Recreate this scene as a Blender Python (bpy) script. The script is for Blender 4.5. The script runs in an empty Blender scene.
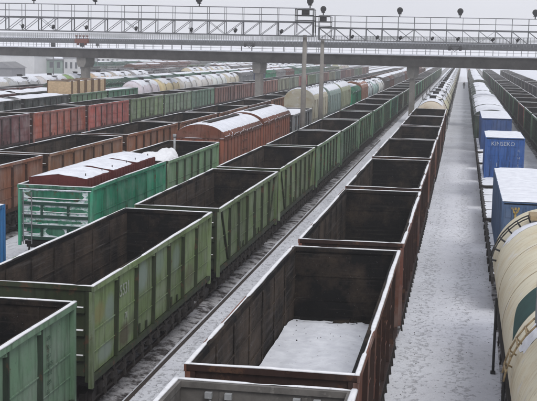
import bpy, math, random
from mathutils import Vector, noise, Matrix
random.seed(7)
SC = bpy.context.scene
COL = SC.collection
R = math.radians

# ------------------------------------------------------------------ camera
YAW, PITCH, ROLL = 0.165522, 0.131845, 0.022973
cam_d = bpy.data.cameras.new('camera')
cam_d.sensor_fit = 'HORIZONTAL'; cam_d.sensor_width = 36.0
cam_d.lens = 1143.7 / 537 * 36
cam_d.clip_start = 0.5; cam_d.clip_end = 9000
cam = bpy.data.objects.new('camera', cam_d); COL.objects.link(cam)
f = Vector((-math.sin(YAW)*math.cos(PITCH), math.cos(YAW)*math.cos(PITCH), -math.sin(PITCH)))
r = Vector((math.cos(YAW), math.sin(YAW), 0)); u = r.cross(f)
r2 = r*math.cos(ROLL) + u*math.sin(ROLL); u2 = -r*math.sin(ROLL) + u*math.cos(ROLL)
m = Matrix((r2, u2, -f)).transposed().to_4x4()
m.translation = Vector((0, 0, 9.067))
cam.matrix_world = m
SC.camera = cam

# ------------------------------------------------------------------ sky, sun, exposure
SUN_EL, SUN_AZ = 48, 150           # azimuth from +Y towards +X
w = bpy.data.worlds.new('World'); SC.world = w; w.use_nodes = True
nt = w.node_tree; N = nt.nodes; Lk = nt.links
N.clear()
out = N.new('ShaderNodeOutputWorld'); bg = N.new('ShaderNodeBackground')
sky = N.new('ShaderNodeTexSky'); sky.sky_type = 'NISHITA'; sky.sun_disc = False
sky.sun_elevation = R(SUN_EL); sky.sun_rotation = R(SUN_AZ)
sky.air_density = 1.0; sky.dust_density = 6.0
hs = N.new('ShaderNodeHueSaturation'); hs.inputs['Saturation'].default_value = 0.12
Lk.new(sky.outputs[0], hs.inputs['Color'])
tc = N.new('ShaderNodeTexCoord'); mp = N.new('ShaderNodeMapping'); mp.inputs['Scale'].default_value = (1, 1, 4)
nz = N.new('ShaderNodeTexNoise'); nz.inputs['Scale'].default_value = 1.6; nz.inputs['Detail'].default_value = 4
Lk.new(tc.outputs['Generated'], mp.inputs[0]); Lk.new(mp.outputs[0], nz.inputs['Vector'])
cr = N.new('ShaderNodeValToRGB')
cr.color_ramp.elements[0].position = .3; cr.color_ramp.elements[0].color = (6.7, 6.9, 7.6, 1)
cr.color_ramp.elements[1].position = .75; cr.color_ramp.elements[1].color = (8.5, 8.6, 9.15, 1)
Lk.new(nz.outputs[0], cr.inputs[0])
mx = N.new('ShaderNodeMixRGB'); mx.inputs[0].default_value = 0.93     # closed cloud deck over the sky
Lk.new(hs.outputs[0], mx.inputs[1]); Lk.new(cr.outputs[0], mx.inputs[2])
Lk.new(mx.outputs[0], bg.inputs['Color']); bg.inputs['Strength'].default_value = 0.1
Lk.new(bg.outputs[0], out.inputs['Surface'])
sd = bpy.data.lights.new('sun', 'SUN'); sd.energy = 1.3; sd.angle = R(25); sd.color = (1, .97, .93)
so = bpy.data.objects.new('sun', sd); COL.objects.link(so)
sdir = Vector((math.sin(R(SUN_AZ))*math.cos(R(SUN_EL)), math.cos(R(SUN_AZ))*math.cos(R(SUN_EL)), math.sin(R(SUN_EL))))
so.rotation_euler = sdir.to_track_quat('Z', 'Y').to_euler()
SC.view_settings.view_transform = 'Standard'; SC.view_settings.look = 'None'
SC.view_settings.exposure = 0.08; SC.view_settings.gamma = 1.0; SC.view_settings.use_curve_mapping = False
SC.cycles.volume_bounces = 3
SC.cycles.max_bounces = 8

# ------------------------------------------------------------------ materials
class NT:
    def __init__(s, name):
        s.m = bpy.data.materials.new(name); s.m.use_nodes = True
        s.n = s.m.node_tree.nodes; s.l = s.m.node_tree.links
        s.b = s.n['Principled BSDF']
        s.b.inputs['Specular IOR Level'].default_value = .25
        t = s.n.new('ShaderNodeTexCoord'); s.obj = t.outputs['Object']
        oi = s.n.new('ShaderNodeObjectInfo'); s.oi = oi
        mul = s.n.new('ShaderNodeMath'); mul.operation = 'MULTIPLY'; mul.inputs[1].default_value = 90
        s.l.new(oi.outputs['Random'], mul.inputs[0])
        cb = s.n.new('ShaderNodeCombineXYZ'); 
        for i in range(3): s.l.new(mul.outputs[0], cb.inputs[i])
        ad = s.n.new('ShaderNodeVectorMath'); ad.operation = 'ADD'
        s.l.new(s.obj, ad.inputs[0]); s.l.new(cb.outputs[0], ad.inputs[1]); s.v = ad.outputs[0]
    def noise(s, scale, detail=4, stretch=None, vec=None, rough=.6):
        v = vec or s.v
        if stretch:
            mpn = s.n.new('ShaderNodeMapping'); mpn.inputs['Scale'].default_value = stretch
            s.l.new(v, mpn.inputs[0]); v = mpn.outputs[0]
        t = s.n.new('ShaderNodeTexNoise'); t.inputs['Scale'].default_value = scale
        t.inputs['Detail'].default_value = detail; t.inputs['Roughness'].default_value = rough
        s.l.new(v, t.inputs['Vector']); return t.outputs[0]
    def ramp(s, fac, p0, p1, c0=0., c1=1.):
        t = s.n.new('ShaderNodeMapRange'); t.inputs[1].default_value = p0; t.inputs[2].default_value = p1
        t.inputs[3].default_value = c0; t.inputs[4].default_value = c1
        s.l.new(fac, t.inputs[0]); return t.outputs[0]
    def mix(s, fac, a, b, mode='MIX'):
        t = s.n.new('ShaderNodeMixRGB'); t.blend_type = mode
        for i, x in ((0, fac), (1, a), (2, b)):
            if isinstance(x, (int, float)): t.inputs[i].default_value = x
            elif isinstance(x, tuple): t.inputs[i].default_value = (*x, 1)
            else: s.l.new(x, t.inputs[i])
        return t.outputs[0]
    def math(s, op, a, b):
        t = s.n.new('ShaderNodeMath'); t.operation = op
        for i, x in ((0, a), (1, b)):
            if isinstance(x, (int, float)): t.inputs[i].default_value = x
            else: s.l.new(x, t.inputs[i])
        return t.outputs[0]
    def done(s, col, rough=.8, bump=None, bs=.3, bd=.02, metal=0):
        if isinstance(col, tuple): s.b.inputs['Base Color'].default_value = (*col, 1)
        else: s.l.new(col, s.b.inputs['Base Color'])
        s.b.inputs['Roughness'].default_value = rough; s.b.inputs['Metallic'].default_value = metal
        if bump is not None:
            t = s.n.new('ShaderNodeBump'); t.inputs['Strength'].default_value = bs; t.inputs['Distance'].default_value = bd
            s.l.new(bump, t.inputs['Height']); s.l.new(t.outputs[0], s.b.inputs['Normal'])
        return s.m

def mat_paint(name, rust=.63, chalk=.35, panel=True, gain=1.0, frost=0.0):
    t = NT(name); base = t.oi.outputs['Color']
    if panel:                                   # repainted panels differ in tone
        sep = t.n.new('ShaderNodeSeparateXYZ'); t.l.new(t.obj, sep.inputs[0])
        d = t.math('DIVIDE', sep.outputs['Y'], 1.74); fl = t.math('FLOOR', t.math('ADD', d, .5), 0)
        sg = t.math('GREATER_THAN', sep.outputs['X'], 0.0)
        wn = t.n.new('ShaderNodeTexWhiteNoise'); wn.noise_dimensions = '2D'
        cb = t.n.new('ShaderNodeCombineXYZ'); t.l.new(fl, cb.inputs[0])
        t.l.new(t.math('ADD', sg, t.math('MULTIPLY', t.oi.outputs['Random'], 77.0)), cb.inputs[1])
        t.l.new(cb.outputs[0], wn.inputs['Vector'])
        pv = t.ramp(wn.outputs[0], 0, 1, .72, 1.22)
        cc = t.n.new('ShaderNodeCombineXYZ')
        for i in range(3): t.l.new(pv, cc.inputs[i])
        base = t.mix(1, base, cc.outputs[0], 'MULTIPLY')
    if gain != 1: base = t.mix(1, base, (gain, gain, gain), 'MULTIPLY')
    n1 = t.noise(.9, 5)
    c = t.mix(t.ramp(n1, .42, .7, 0, chalk), base, (.36, .37, .36))
    st = t.noise(3.0, 5, (2.2, 2.2, .22))
    c = t.mix(t.ramp(st, .48, .72, 0, .75), c, t.mix(1, base, (.3, .27, .25), 'MULTIPLY'))
    n3 = t.noise(2.3, 8, rough=.7)
    c = t.mix(t.ramp(n3, rust, rust+.06, 0, .8), c, (.085, .042, .024))
    n4 = t.noise(14, 4)
    c = t.mix(t.ramp(n4, .6, .72, 0, .3), c, (.05, .045, .04))
    if frost: c = t.mix(t.ramp(t.noise(3.5, 7, (1, 1, 1.6), rough=.7), .52-frost*.1, .56, 0, .95), c, (.68, .7, .74))
    return t.done(c, .72, n4, .25, .01)

M = {}
M['paint'] = mat_paint('weathered_paint')
M['rib'] = mat_paint('dark_rib_paint', .56, .04, False, .17)  # wagon colour scaled far down, for ribs, sills and end plates
M['ribplain'] = mat_paint('rib_paint', .56, .2, False, .55)
M['frosted'] = mat_paint('snow_plastered_paint', .62, .2, False, 1, frost=1.35)
def mat_tank():
    t = NT('tank_paint'); base = t.oi.outputs['Color']
    c = t.mix(t.ramp(t.noise(.8, 5), .4, .7, 0, .45), base, t.mix(1, base, (1.12, 1.14, 1.22), 'MULTIPLY'))
    c = t.mix(t.ramp(t.noise(1.1, 8, rough=.65), .5, .72, 0, .55), c, t.mix(1, base, (.78, .62, .40), 'MULTIPLY'))
    c = t.mix(t.ramp(t.noise(3.4, 9, rough=.75), .60, .70, 0, .65), c, (.22, .15, .09))
    c = t.mix(t.ramp(t.noise(2.2, 7, (.3, 4.0, .3), rough=.7), .50, .68, 0, .55), c, t.mix(1, base, (.60, .46, .30), 'MULTIPLY'))
    c = t.mix(t.ramp(t.noise(1.7, 6), .60, .68, 0, .5), c, (.66, .66, .67))
    n4 = t.noise(12, 5)
    c = t.mix(t.ramp(n4, .60, .74, 0, .35), c, (.20, .17, .13))
    return t.done(c, .6, n4, .15, .008)
M['tankpaint'] = mat_tank()
M['boxpaint'] = mat_paint('container_paint', .74, .12, False)

def mat_inner():
    t = NT('coal_stained_steel')
    c = t.mix(t.ramp(t.noise(.75, 7, rough=.68), .47, .66), (.0085, .0083, .0088), (.050, .037, .028))
    c = t.mix(t.ramp(t.noise(2.0, 6, (.3, .3, 6)), .56, .7, 0, .5), c, (.055, .048, .044))
    c = t.mix(t.ramp(t.noise(9, 8, rough=.8), .5, .7, 0, .8), c, (.004, .004, .004))
    c = t.mix(t.ramp(t.noise(26, 3), .69, .74, 0, .5), c, (.3, .3, .31))
    t.b.inputs['Specular IOR Level'].default_value = .08
    return t.done(c, .9, t.noise(5, 6), .5, .03)
M['inner'] = mat_inner()
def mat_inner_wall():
    t = NT('lit_scuffed_inner_wall')
    c = t.mix(t.ramp(t.noise(.6, 7, rough=.7), .38, .64), (.020, .018, .0175), (.085, .064, .050))  # lighter than the other inside faces: sky light painted into the colour
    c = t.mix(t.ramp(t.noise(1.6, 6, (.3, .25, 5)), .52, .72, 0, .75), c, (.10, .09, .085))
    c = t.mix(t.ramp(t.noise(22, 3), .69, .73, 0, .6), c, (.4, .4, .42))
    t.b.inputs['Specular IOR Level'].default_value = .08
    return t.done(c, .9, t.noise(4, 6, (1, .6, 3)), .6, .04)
M['innerwall'] = mat_inner_wall()
def mat_snow(name, a=(.79, .815, .87), b=(.65, .67, .73), sc=2.5, dirt=.0):
    t = NT(name)
    n1 = t.noise(sc, 6)
    c = t.mix(t.ramp(n1, .35, .65), a, b)
    if dirt: c = t.mix(t.ramp(t.noise(9, 5), .6, .68, 0, dirt), c, (.2, .18, .17))
    return t.done(c, .85, t.noise(6, 6), .4, .03)
M['snow'] = mat_snow('snow_cover', dirt=.25)
M['rimsnow'] = mat_snow('rim_frost', (.80, .81, .84), (.68, .69, .71), 5, .3)
def mat_simple(name, col, var=.35, rough=.8, sc=3, metal=0):
    t = NT(name)
    c = t.mix(t.ramp(t.noise(sc, 6, rough=.7), .35, .7), col, tuple(x*(1-var) for x in col))
    c = t.mix(t.ramp(t.noise(sc*6, 4), .62, .7, 0, .35), c, tuple(min(.8, x*1.6+.02) for x in col))
    return t.done(c, rough, t.noise(sc*5, 4), .3, .01, metal)
M['under'] = mat_simple('oily_underframe', (.035, .031, .029))
M['bogie'] = mat_simple('bogie_steel', (.045, .038, .034), sc=5)
M['wheel'] = mat_simple('wheel_steel', (.06, .05, .045), rough=.5)
M['dark'] = mat_simple('dark_steel', (.05, .05, .052))
M['darkgreen'] = mat_simple('dark_green_paint', (.02, .06, .045), .4)
M['grey'] = mat_simple('grey_steel', (.17, .175, .185))
M['palegrey'] = mat_simple('pale_steel', (.36, .37, .38))
M['conc'] = mat_simple('weathered_concrete', (.26, .245, .225), .3, sc=1.2)
M['girder'] = mat_simple('stained_girder_concrete', (.072, .067, .064), .65, sc=.5)
M['rail'] = mat_simple('rail_steel', (.085, .07, .062), rough=.55)
M['sleeper'] = mat_simple('concrete_sleeper', (.2, .19, .18))
M['redhatch'] = mat_simple('maroon_hatch_paint', (.12, .028, .026), .35)
M['white'] = mat_simple('white_lettering', (.33, .36, .32), .3, sc=9)
M['darkmark'] = mat_simple('worn_dark_marking', (.075, .13, .09), .5, sc=9)
M['brass'] = mat_simple('rusty_cream_bracket', (.38, .29, .17), .5, sc=9)
M['brightwhite'] = mat_simple('bright_white_lettering', (.42, .47, .56), .2, sc=9)
M['gold'] = mat_simple('yellow_emblem_paint', (.5, .36, .13), .4, sc=9)
M['tealband'] = mat_simple('dark_green_band_paint', (.018, .062, .056), .3)
M['wood'] = mat_simple('sawn_timber', (.62, .46, .29), .35, sc=4)
M['wood2'] = mat_simple('strapped_timber', (.17, .105, .06), .35, sc=4)
M['wall'] = mat_simple('pale_plaster', (.5, .5, .5), .15, sc=.3)
M['roofgrey'] = mat_simple('grey_roofing', (.2, .2, .21), .3, sc=.4)
M['greenwall'] = mat_simple('faded_green_cladding', (.2, .27, .23), .3, sc=.4)
M['window'] = mat_simple('dark_window', (.06, .065, .075), .2, .3, sc=.5)
M['redbrown'] = mat_simple('red_lead_paint', (.22, .085, .065), .4)
M['tarp'] = mat_simple('white_tarpaulin', (.78, .79, .82), .15, sc=2.5)
M['skin'] = mat_simple('skin', (.45, .28, .2), .1)
M['coat'] = mat_simple('dark_coat', (.03, .03, .035), .3)

def mat_ground():
    t = NT('trodden_snow')
    geo = t.n.new('ShaderNodeNewGeometry'); P = geo.outputs['Position']
    sep = t.n.new('ShaderNodeSeparateXYZ'); t.l.new(P, sep.inputs[0])
    big = t.noise(.25, 5, vec=P)
    c = t.mix(t.ramp(big, .35, .7), (.81, .835, .90), (.73, .75, .82))
    med = t.noise(1.3, 6, vec=P, rough=.65)
    c = t.mix(t.ramp(med, .5, .8, 0, .45), c, (.53, .55, .60))
    # dark flecks of gravel showing through, thicker in the wheel and foot traces
    fl = t.noise(5.5, 5, (1.0, .75, 1), vec=P, rough=.62)
    tr = t.noise(.9, 3, (1, .12, 1), vec=P)
    wv = t.math('SINE', t.math('MULTIPLY', sep.outputs['X'], 4.6), 0)
    edge = t.ramp(wv, -1, 1, -.045, .035)
    thr = t.math('ADD', t.math('ADD', fl, edge), t.math('MULTIPLY', t.math('SUBTRACT', tr, .5), .2))
    c = t.mix(t.ramp(thr, .62, .70, 0, .46), c, (.27, .26, .27))
    f2 = t.noise(19, 3, vec=P)
    c = t.mix(t.ramp(f2, .66, .72, 0, .5), c, (.22, .21, .215))
    h = t.math('SUBTRACT', t.math('ADD', med, t.math('MULTIPLY', t.noise(8, 5, vec=P), .5)), t.math('MULTIPLY', t.ramp(thr, .56, .66), .6))
    return t.done(c, .9, h, .8, .07)
M['ground'] = mat_ground()
def mat_ballast():
    t = NT('snow_dusted_ballast')
    geo = t.n.new('ShaderNodeNewGeometry'); P = geo.outputs['Position']
    v = t.n.new('ShaderNodeTexVoronoi'); v.inputs['Scale'].default_value = 13; t.l.new(P, v.inputs['Vector'])
    c = t.mix(t.ramp(v.outputs['Distance'], 0, .6), (.13, .12, .12), (.05, .045, .045))
    c = t.mix(t.ramp(t.noise(2.2, 6, vec=P, rough=.7), .42, .56, 0, .9), c, (.55, .55, .58))
    return t.done(c, .95, v.outputs['Distance'], .8, .04)
M['ballast'] = mat_ballast()

# ------------------------------------------------------------------ mesh building
class MB:
    def __init__(s): s.v = []; s.f = []; s.mi = []; s.sm = []
    def add(s, vs, fs, mi=0, sm=False):
        o = len(s.v); s.v += [tuple(v) for v in vs]
        for q in fs: s.f.append([o+i for i in q]); s.mi.append(mi); s.sm.append(sm)
        return s
    def box(s, x0, x1, y0, y1, z0, z1, mi=0):
        v = [(x0,y0,z0),(x1,y0,z0),(x1,y1,z0),(x0,y1,z0),(x0,y0,z1),(x1,y0,z1),(x1,y1,z1),(x0,y1,z1)]
        return s.add(v, [(0,3,2,1),(4,5,6,7),(0,1,5,4),(1,2,6,5),(2,3,7,6),(3,0,4,7)], mi)
    def prism(s, prof, axis, a, b, mi=0, sm=False):
        # prof: list of 2-D points; axis 'y': (x,z) along y; 'x': (y,z) along x; 'z': (x,y) along z
        n = len(prof)
        def P(p, t): return (p[0], t, p[1]) if axis == 'y' else ((t, p[0], p[1]) if axis == 'x' else (p[0], p[1], t))
        v = [P(p, a) for p in prof] + [P(p, b) for p in prof]
        fs = [tuple(range(n))[::-1], tuple(range(n, 2*n))]
        s.add(v, fs, mi); o = len(s.v)-2*n
        for i in range(n):
            j = (i+1) % n; s.f.append([o+i, o+j, o+n+j, o+n+i]); s.mi.append(mi); s.sm.append(sm)
        return s
    def bar(s, p, q, w=.05, h=None, mi=0):
        p = Vector(p); q = Vector(q); h = h or w; d = (q-p).normalized()
        up = Vector((0, 0, 1)) if abs(d.z) < .95 else Vector((0, 1, 0))
        a = d.cross(up).normalized()*w/2; b = a.cross(d).normalized()*h/2
        v = [p-a-b, p+a-b, p+a+b, p-a+b, q-a-b, q+a-b, q+a+b, q-a+b]
        return s.add(v, [(0,3,2,1),(4,5,6,7),(0,1,5,4),(1,2,6,5),(2,3,7,6),(3,0,4,7)], mi)
    def tube(s, p, q, r, n=10, mi=0, r2=None, caps=True):
        p = Vector(p); q = Vector(q); r2 = r if r2 is None else r2; d = (q-p).normalized()
        up = Vector((0, 0, 1)) if abs(d.z) < .95 else Vector((0, 1, 0))
        a = d.cross(up).normalized(); b = a.cross(d).normalized()
        v = []
        for c, rr in ((p, r), (q, r2)):
            for i in range(n):
                t = 2*math.pi*i/n; v.append(c + a*math.cos(t)*rr + b*math.sin(t)*rr)
        o = len(s.v); s.v += [tuple(x) for x in v]
        for i in range(n):
            j = (i+1) % n; s.f.append([o+i, o+j, o+n+j, o+n+i]); s.mi.append(mi); s.sm.append(True)
        if caps:
            s.f.append([o+i for i in range(n)][::-1]); s.mi.append(mi); s.sm.append(False)
            s.f.append([o+n+i for i in range(n)]); s.mi.append(mi); s.sm.append(False)
        return s
    def rings(s, rings, mi=0, closed=True, caps=True, mif=None):
        n = len(rings[0]); o = len(s.v)
        for rg in rings: s.v += [tuple(v) for v in rg]
        for k in range(len(rings)-1):
            for i in range(n if closed else n-1):
                j = (i+1) % n
                s.f.append([o+k*n+i, o+k*n+j, o+(k+1)*n+j, o+(k+1)*n+i]); s.mi.append(mif(k, i) if mif else mi); s.sm.append(True)
        if caps:
            s.f.append([o+i for i in range(n)][::-1]); s.mi.append(mi); s.sm.append(True)
            s.f.append([o+(len(rings)-1)*n+i for i in range(n)]); s.mi.append(mi); s.sm.append(True)
        return s
    def build(s, name, mats, parent=None, color=None):
        me = bpy.data.meshes.new(name); me.from_pydata(s.v, [], s.f); 
        me.polygons.foreach_set('material_index', s.mi); me.polygons.foreach_set('use_smooth', s.sm)
        for k in (mats if isinstance(mats, (list, tuple)) else [mats]): me.materials.append(M[k])
        me.validate(); me.update()
        o = bpy.data.objects.new(name, me); COL.objects.link(o)
        if parent: o.parent = parent
        if color: o.color = (*color, 1)
        return o

def empty(name, loc=(0, 0, 0), rz=0):
    o = bpy.data.objects.new(name, None); COL.objects.link(o); o.location = loc; o.rotation_euler = (0, 0, rz)
    o.empty_display_size = .3
    return o
def tag(o, label, cat, group=None):
    o['label'] = label; o['category'] = cat
    if group: o['group'] = group
    return o
def struct(o): o['kind'] = 'structure'; return o
KIDS = {}
def copy_tree(o, parent=None):
    c = o.copy(); COL.objects.link(c)
    if parent: c.parent = parent
    for ch in list(o.children): copy_tree(ch, c)
    return c
def paint_tree(o, color):
    o.color = (*color, 1)
    for ch in o.children: paint_tree(ch, color)

def ns(x, y, z=0.): return noise.noise(Vector((x, y, z)))

def snow_strip(mb, pts, wdt, th, seed, mi=0, step=.25, gap=-.32):
    # a bead of snow lying along a polyline on top of a chord; pts are 3-D, roughly horizontal
    for a, b in zip(pts[:-1], pts[1:]):
        a = Vector(a); b = Vector(b); L = (b-a).length; n = max(2, int(L/step)); d = (b-a)/L
        sd = d.cross(Vector((0, 0, 1)))
        rg = []
        for i in range(n+1):
            p = a + d*L*i/n; k = ns(p.x*.8+seed, p.y*.8, p.z)
            ww = wdt*(.5 + .16*k + .04*ns(p.x*4, p.y*4, seed)); t = th*(.75+.4*k)
            if k < gap: ww *= .4; t *= .4
            t = max(t, .006)
            rg.append([p - sd*ww, p - sd*ww*.6 + Vector((0, 0, t)), p + sd*ww*.6 + Vector((0, 0, t)), p + sd*ww])
        mb.rings(rg, mi, closed=True)

def snow_slab(mb, x0, x1, y0, y1, zf, th=.1, seed=0, step=.3, mi=0, rag=.12):
    # a blanket of snow over a flat or curved top; zf(x, y) gives the surface
    nx = max(4, int((x1-x0)/step)); ny = max(4, int((y1-y0)/step)); o = len(mb.v)
    for j in range(ny+1):
        for i in range(nx+1):
            fx, fy = i/nx, j/ny; x = x0+(x1-x0)*fx; y = y0+(y1-y0)*fy
            e = min(fx*nx, (1-fx)*nx, fy*ny, (1-fy)*ny)
            if i in (0, nx): x += (rag*ns(y*2.1, seed, i))*(1 if i == 0 else -1)
            if j in (0, ny): y += (rag*ns(x*2.1, seed, j+9))*(1 if j == 0 else -1)
            h = th*(1+.5*ns(x*1.3+seed, y*1.3)+.25*ns(x*4, y*4, seed))
            z = zf(x, y) + (0.004 if e == 0 else (h*.75 if e == 1 else h))
            mb.v.append((x, y, z))
    for j in range(ny):
        for i in range(nx):
            mb.f.append([o+j*(nx+1)+i, o+j*(nx+1)+i+1, o+(j+1)*(nx+1)+i+1, o+(j+1)*(nx+1)+i]); mb.mi.append(mi); mb.sm.append(True)

def text_mesh(txt, size, name, matn, parent, loc, rot, depth=.006):
    cu = bpy.data.curves.new(name, 'FONT'); cu.body = txt; cu.size = size; cu.extrude = depth/2
    cu.resolution_u = 2
    t = bpy.data.objects.new(name, cu); COL.objects.link(t)
    dg = bpy.context.evaluated_depsgraph_get(); me = bpy.data.meshes.new_from_object(t.evaluated_get(dg))
    bpy.data.objects.remove(t); me.materials.clear(); me.materials.append(M[matn])
    o = bpy.data.objects.new(name, me); COL.objects.link(o); o.parent = parent
    o.location = loc; o.rotation_euler = rot
    return o

# ------------------------------------------------------------------ running gear
def bogie_mb(wheels=True):
    b = MB()
    for s in (-1, 1):
        x = s*1.02
        prof = [(-1.22, .42), (-1.22, .62), (-.75, .70), (-.42, .98), (.42, .98), (.75, .70), (1.22, .62), (1.22, .42), (.85, .38), (.45, .30), (-.45, .30), (-.85, .38)]
        b.prism(prof, 'x', x-.08, x+.08)
        for k in (-.22, 0, .22): b.tube((x+s*.09, k, .36), (x+s*.09, k, .80), .085, 8)
        for k in (-.925, .925): b.tube((x, k, .475), (x+s*.2, k, .475), .16, 10)
        b.bar((x+s*.1, -1.5, .33), (x+s*.1, 1.5, .33), .06)
    b.box(-1.2, 1.2, -.24, .24, .62, .96)
    return b
def wheel_mb(y):
    b = MB(); b.tube((-.95, y, .475), (.95, y, .475), .08, 8)
    for s in (-1, 1):
        b.tube((s*.74, y, .475), (s*.865, y, .475), .475, 20); b.tube((s*.70, y, .475), (s*.74, y, .475), .515, 20)
    return b
def add_bogies(root, off, detail=2):
    first = None
    for sgn in (-1, 1):
        if first is None:
            b = bogie_mb().build('bogie', 'bogie', root)
            if detail >= 2:
                for y in (-.925, .925): wheel_mb(y).build('wheelset', 'wheel', b)
            else:
                mb = bogie_mb()
                bm = wheel_mb(-.925); bm2 = wheel_mb(.925)
                for q in (bm, bm2): mb.add(q.v, q.f)
                old = b; b = mb.build('bogie', 'bogie', root); bpy.data.objects.remove(old)
            b.location = (0, sgn*off, 0); first = b
        else:
            b = copy_tree(first); b.parent = root; b.location = (0, sgn*off, 0)
def coupler(root, L2, s):
    b = MB()
    b.box(-.14, .14, 0, .42, -.14, .14); b.prism([(-.2, .42), (.2, .42), (.22, .62), (.08, .56), (.0, .70), (-.16, .72)], 'z', -.2, .2)
    o = b.build('coupler', 'dark', root); o.location = (0, s*L2, 1.04)
    if s < 0: o.rotation_euler = (0, 0, math.pi)
    return o

RIBF = (2.05, 3.8, 5.55, 7.25, 9.0, 10.75)
def ribs_at(L):
    k = L/12.8
    return [-L/2 + q*k for q in RIBF]

def wob(p, L, seed):
    """the sheets and rims of old wagons are bent a little: one smooth bend for every part of a wagon"""
    x, y, z = p; sg = 1 if x > 0 else -1; k = max(0, (z-1.4)/2.1); e = max(0, 1-(abs(y)/(L/2))**6) if abs(x) > 1.3 else max(0, 1-(abs(x)/1.57)**4)
    if abs(x) > 1.3: x += sg*e*k*(.024*ns(y*.2, seed, sg)+.008*ns(y*1.4, seed, sg))
    elif abs(y) > L/2-.2: y += e*k*(.03*ns(x*.7, seed, 3 if y > 0 else 8))
    z += k*.012*ns(y*.25, seed+5, sg*2)
    return (x, y, z)
def gondola_shell(L, rib=True, diag=False, H=3.48, W=1.57, seed=0, seg=1):
    """open wagon body. slots: 0 outer paint, 1 coal-stained inside, 2 rib paint, 3 scuffed left inner wall, painted lighter as if lit"""
    b = MB(); h = L/2; z0 = 1.3; xo = W-.115; xi = xo-.03
    def lb(x0, x1, y0, y1, za, zb, mi):
        n = max(1, int((y1-y0)/.55)) if seg > 1 else 1
        rg = [[(x0, y0+(y1-y0)*i/n, za), (x1, y0+(y1-y0)*i/n, za), (x1, y0+(y1-y0)*i/n, zb), (x0, y0+(y1-y0)*i/n, zb)] for i in range(n+1)]
        k = len(b.sm); b.rings(rg, mi); b.sm[k:] = [False]*(len(b.sm)-k)
    def plate(x, mi, bulge):        # pressed and dented side sheet, one grid
        ny, nz_ = (int(L/.29), 8) if seg > 1 else (1, 1); o = len(b.v); sg = 1 if x > 0 else -1
        for a in range(nz_+1):
            for c in range(ny+1):
                y = -h+.06+(L-.12)*c/ny; z = z0+(H-.05-z0)*a/nz_
                d = bulge*(ns(y*1.1, z*1.4, seed+sg)+.5*ns(y*3, z*3, seed+sg)) if 0 < a < nz_ else 0
                b.v.append((x+sg*d, y, z))
        for a in range(nz_):
            for c in range(ny):
                q = o+a*(ny+1)+c; b.f.append([q, q+1, q+ny+2, q+ny+1]); b.mi.append(mi); b.sm.append(seg > 1)
    for s in (-1, 1):
        plate(s*xo, 0, .016)
        plate(s*xi, 3 if s < 0 else 1, -.016)  # left wall takes the lighter copy with light painted in
    b.box(-xi, xi, -h+.06, -h+.10, z0, H-.05, 2); b.box(-xi, xi, h-.10, h-.06, z0, H-.05, 2)
    b.box(-xi+.0035, xi-.0035, -h+.101, -h+.106, z0+.05, H-.06, 1); b.box(-xi+.0035, xi-.0035, h-.106, h-.101, z0+.05, H-.06, 1)
    b.box(-xi+.004, xi-.004, -h+.107, h-.107, z0+.08, z0+.14, 1)
    for z in (1.95, 2.65):          # seams and faint stiffener marks inside
        lb(-xi+.018, -xi+.034, -h+.15, h-.15, z, z+.03, 3)
        b.box(-xi+.05, xi-.05, h-.13, h-.1061, z, z+.05, 1)
    for y in ribs_at(L):
        b.box(-xi+.018, -xi+.036, y-.05, y+.05, z0+.2, H-.16, 3); b.box(xi-.036, xi-.018, y-.05, y+.05, z0+.2, H-.16, 1)
    for x in (-.7, .7): b.box(x-.05, x+.05, h-.125, h-.1061, z0+.2, H-.16, 1)
    for y in [-h+.9+i*(L-1.8)/7 for i in range(8)]:
        b.box(-xi+.05, xi-.05, y-.04, y+.04, z0+.141, z0+.19, 1)
    b.box(-.22, .22, -h+.2, h-.2, z0+.141, z0+.20, 1)
    ct = H-.13
    for s in (-1, 1):
        x0, x1 = sorted((s*(W-.045), s*W)); lb(x0, x1, -h, h, ct, H, 0)
        x0, x1 = sorted((s*(W-.16), s*(W-.046))); lb(x0, x1, -h+.045, h-.045, ct, H-.004, 1)
        y0, y1 = sorted((s*(h-.045), s*(h-.001))); b.box(-W+.046, W-.046, y0, y1, ct+.02, H-.001, 2)
        y0, y1 = sorted((s*(h-.16), s*(h-.046))); b.box(-W+.161, W-.161, y0, y1, ct+.02, H-.006, 1)
        x0, x1 = sorted((s*(xo+.022), s*(W-.01))); lb(x0, x1, -h+.145, h-.145, 1.16, 1.30, 2)
        x0, x1 = sorted((s*(xo+.018), s*(xo+.03))); b.box(x0, x1, -h+.2, h-.2, 2.34, 2.37, 0)
        b.box(x0, x1, -h+.2, h-.2, 1.82, 1.84, 0)
        for e in (-1, 1):
            x0, x1 = sorted((s*(xo+.001), s*(W-.015))); y0, y1 = sorted((e*(h-.14), e*(h-.012))); b.box(x0, x1, y0, y1, 1.02, ct-.001, 0)
            x0, x1 = sorted((s*(W-.2), s*xo)); y0, y1 = sorted((e*(h-.058), e*(h-.014))); b.box(x0, x1, y0, y1, 1.17, ct+.01, 2)
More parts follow.
